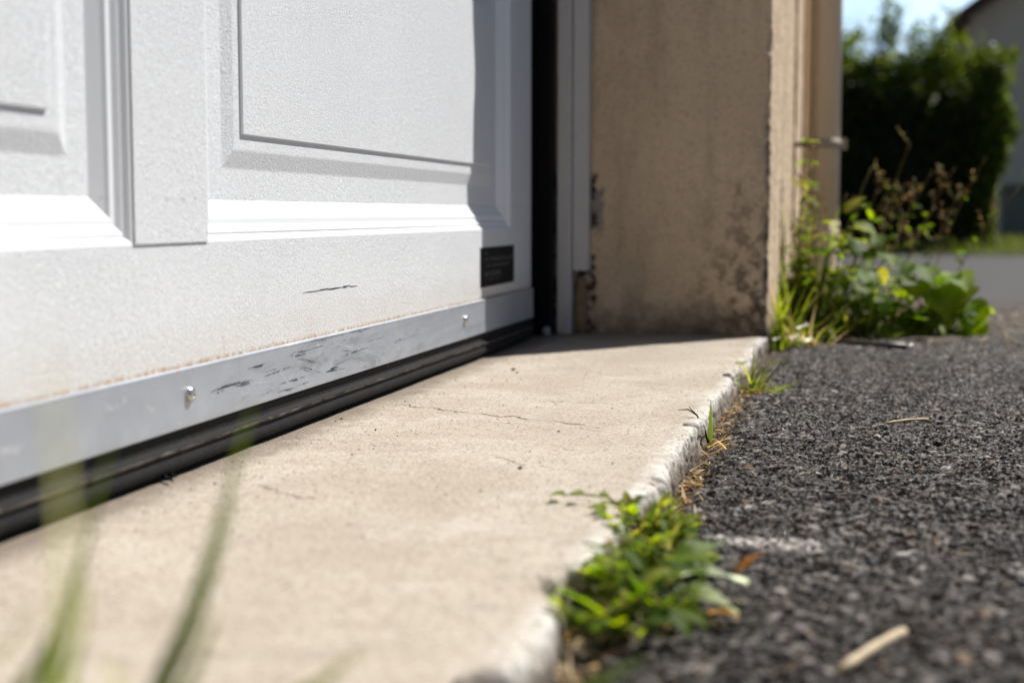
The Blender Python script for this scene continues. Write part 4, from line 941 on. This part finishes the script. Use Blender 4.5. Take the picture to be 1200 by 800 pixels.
# house with its gable end towards us, in its own shade
hs = empty('house', (5.4, 22, -.04)); tag(hs, 'beige gabled house with brown tiled roof rising beyond the hedge', 'house')
xa, xb, yf, yb_, ze = 2.05, 9.1, 22.0, 33.0, 3.05; xm = (xa + xb) / 2; zr = ze + (xm - xa) * .72
link_mesh('wall', [(xa, yf, -.04), (xb, yf, -.04), (xb, yf, ze), (xm, yf, zr), (xa, yf, ze), (xa, yb_, -.04), (xb, yb_, -.04), (xb, yb_, ze), (xm, yb_, zr), (xa, yb_, ze)],
          [(0, 1, 2, 3, 4), (6, 5, 9, 8, 7), (5, 0, 4, 9), (1, 6, 7, 2)], M_HOUSE, hs)
sl_ = .72; V = []; F = []
for s in (-1, 1):
    n0 = len(V); ex = xm + s * (xm - xa + .35); ez = ze - .35 * sl_
    for (y) in (yf - .30, yb_ + .3):
        V += [(ex, y, ez + .02), (xm, y, zr + .02), (xm, y, zr + .22), (ex, y, ez + .20)]
    F += [tuple(n0 + i for i in q) for q in ((0, 1, 2, 3), (7, 6, 5, 4), (3, 2, 6, 7), (0, 4, 5, 1), (0, 3, 7, 4))]
rf = link_mesh('roof', V, F, M_ROOF, hs); MB().box((3.55, 23.5, 3.6), (4.05, 24.1, 5.6)).build('chimney', M_ROOF, rf)
wf = MB().box((3.05, 21.95, 1.35), (4.1, 21.999, 2.35)).build('window', M_WHITE, hs); MB().box((3.12, 21.93, 1.42), (3.55, 21.949, 2.28)).box((3.60, 21.93, 1.42), (4.03, 21.949, 2.28)).build('pane', M_GLASS, wf)
MB().box((2.95, 21.96, -.04), (5.4, 21.999, 1.02)).build('garage_door_panel', M_BLUEDOOR, hs)

# ================================================================== LIGHT, SKY, CAMERA
EL = R(52); saz = np.array([.632, .776])
sd = bpy.data.lights.new('sun', 'SUN'); sd.energy = 5.0; sd.angle = R(.53); sd.color = (1.0, .965, .915)
so = bpy.data.objects.new('sun', sd); COL.objects.link(so)
dirv = Vector((saz[0] * math.cos(EL), saz[1] * math.cos(EL), math.sin(EL))); so.rotation_euler = dirv.to_track_quat('Z', 'Y').to_euler(); so.location = (4, 5, 8)
W = bpy.data.worlds.new('World'); S.world = W; W.use_nodes = True; t = W.node_tree; t.nodes.clear()
out = t.nodes.new('ShaderNodeOutputWorld'); bg = t.nodes.new('ShaderNodeBackground'); sky = t.nodes.new('ShaderNodeTexSky'); sky.sky_type = 'NISHITA'; sky.sun_disc = False
sky.sun_elevation = EL; sky.sun_rotation = math.atan2(saz[0], saz[1]); sky.air_density = .6; sky.dust_density = .25; sky.ozone_density = 1.5
tc = t.nodes.new('ShaderNodeTexCoord'); mp = t.nodes.new('ShaderNodeMapping'); mp.inputs['Scale'].default_value = (1, 1, 2.2); mp.inputs['Location'].default_value = (.3, .1, .15)
nz = t.nodes.new('ShaderNodeTexNoise'); nz.inputs['Scale'].default_value = 5; nz.inputs['Detail'].default_value = 6; nz.inputs['Roughness'].default_value = .55
mr = t.nodes.new('ShaderNodeMapRange'); mr.inputs['From Min'].default_value = .36; mr.inputs['From Max'].default_value = .66; mr.inputs['To Min'].default_value = .45; mr.inputs['To Max'].default_value = .95
mx = t.nodes.new('ShaderNodeMix'); mx.data_type = 'RGBA'; mx.inputs[7].default_value = (14, 18.5, 23, 1)
t.links.new(tc.outputs['Generated'], mp.inputs[0]); t.links.new(mp.outputs[0], nz.inputs['Vector']); t.links.new(nz.outputs['Fac'], mr.inputs['Value']); sx = t.nodes.new('ShaderNodeSeparateXYZ'); t.links.new(tc.outputs['Generated'], sx.inputs[0])
lo = t.nodes.new('ShaderNodeMapRange'); lo.inputs['From Min'].default_value = .16; lo.inputs['From Max'].default_value = .30; lo.inputs['To Min'].default_value = 1; lo.inputs['To Max'].default_value = .0
t.links.new(sx.outputs[2], lo.inputs['Value']); lm = t.nodes.new('ShaderNodeMath'); lm.operation = 'MULTIPLY'; t.links.new(mr.outputs[0], lm.inputs[0]); t.links.new(lo.outputs[0], lm.inputs[1])
ah = t.nodes.new('ShaderNodeMapRange'); ah.inputs['From Min'].default_value = .72; ah.inputs['From Max'].default_value = .93; t.links.new(sx.outputs[1], ah.inputs['Value'])
la = t.nodes.new('ShaderNodeMath'); la.operation = 'MULTIPLY'; t.links.new(lm.outputs[0], la.inputs[0]); t.links.new(ah.outputs[0], la.inputs[1])
t.links.new(la.outputs[0], mx.inputs['Factor'])
t.links.new(sky.outputs[0], mx.inputs[6]); t.links.new(mx.outputs[2], bg.inputs['Color']); bg.inputs['Strength'].default_value = .05; t.links.new(bg.outputs[0], out.inputs['Surface'])

cd_ = bpy.data.cameras.new('camera'); co = bpy.data.objects.new('camera', cd_); COL.objects.link(co)
cd_.sensor_fit = 'HORIZONTAL'; cd_.sensor_width = 36; cd_.lens = 50.01; cd_.clip_start = .01; cd_.clip_end = 2000
co.location = tuple(CAM); q = Vector(tuple(FW)).to_track_quat('-Z', 'Y'); co.rotation_euler = q.to_euler()
cd_.dof.use_dof = True; cd_.dof.focus_distance = 1.52; cd_.dof.aperture_fstop = 4.0; cd_.dof.aperture_blades = 0
S.camera = co
vs = S.view_settings; vs.view_transform = 'Standard'; vs.look = 'None'; vs.gamma = 1; vs.use_curve_mapping = False; vs.exposure = 0.5
S.cycles.use_denoising = True; S.cycles.max_bounces = 8; S.cycles.diffuse_bounces = 3
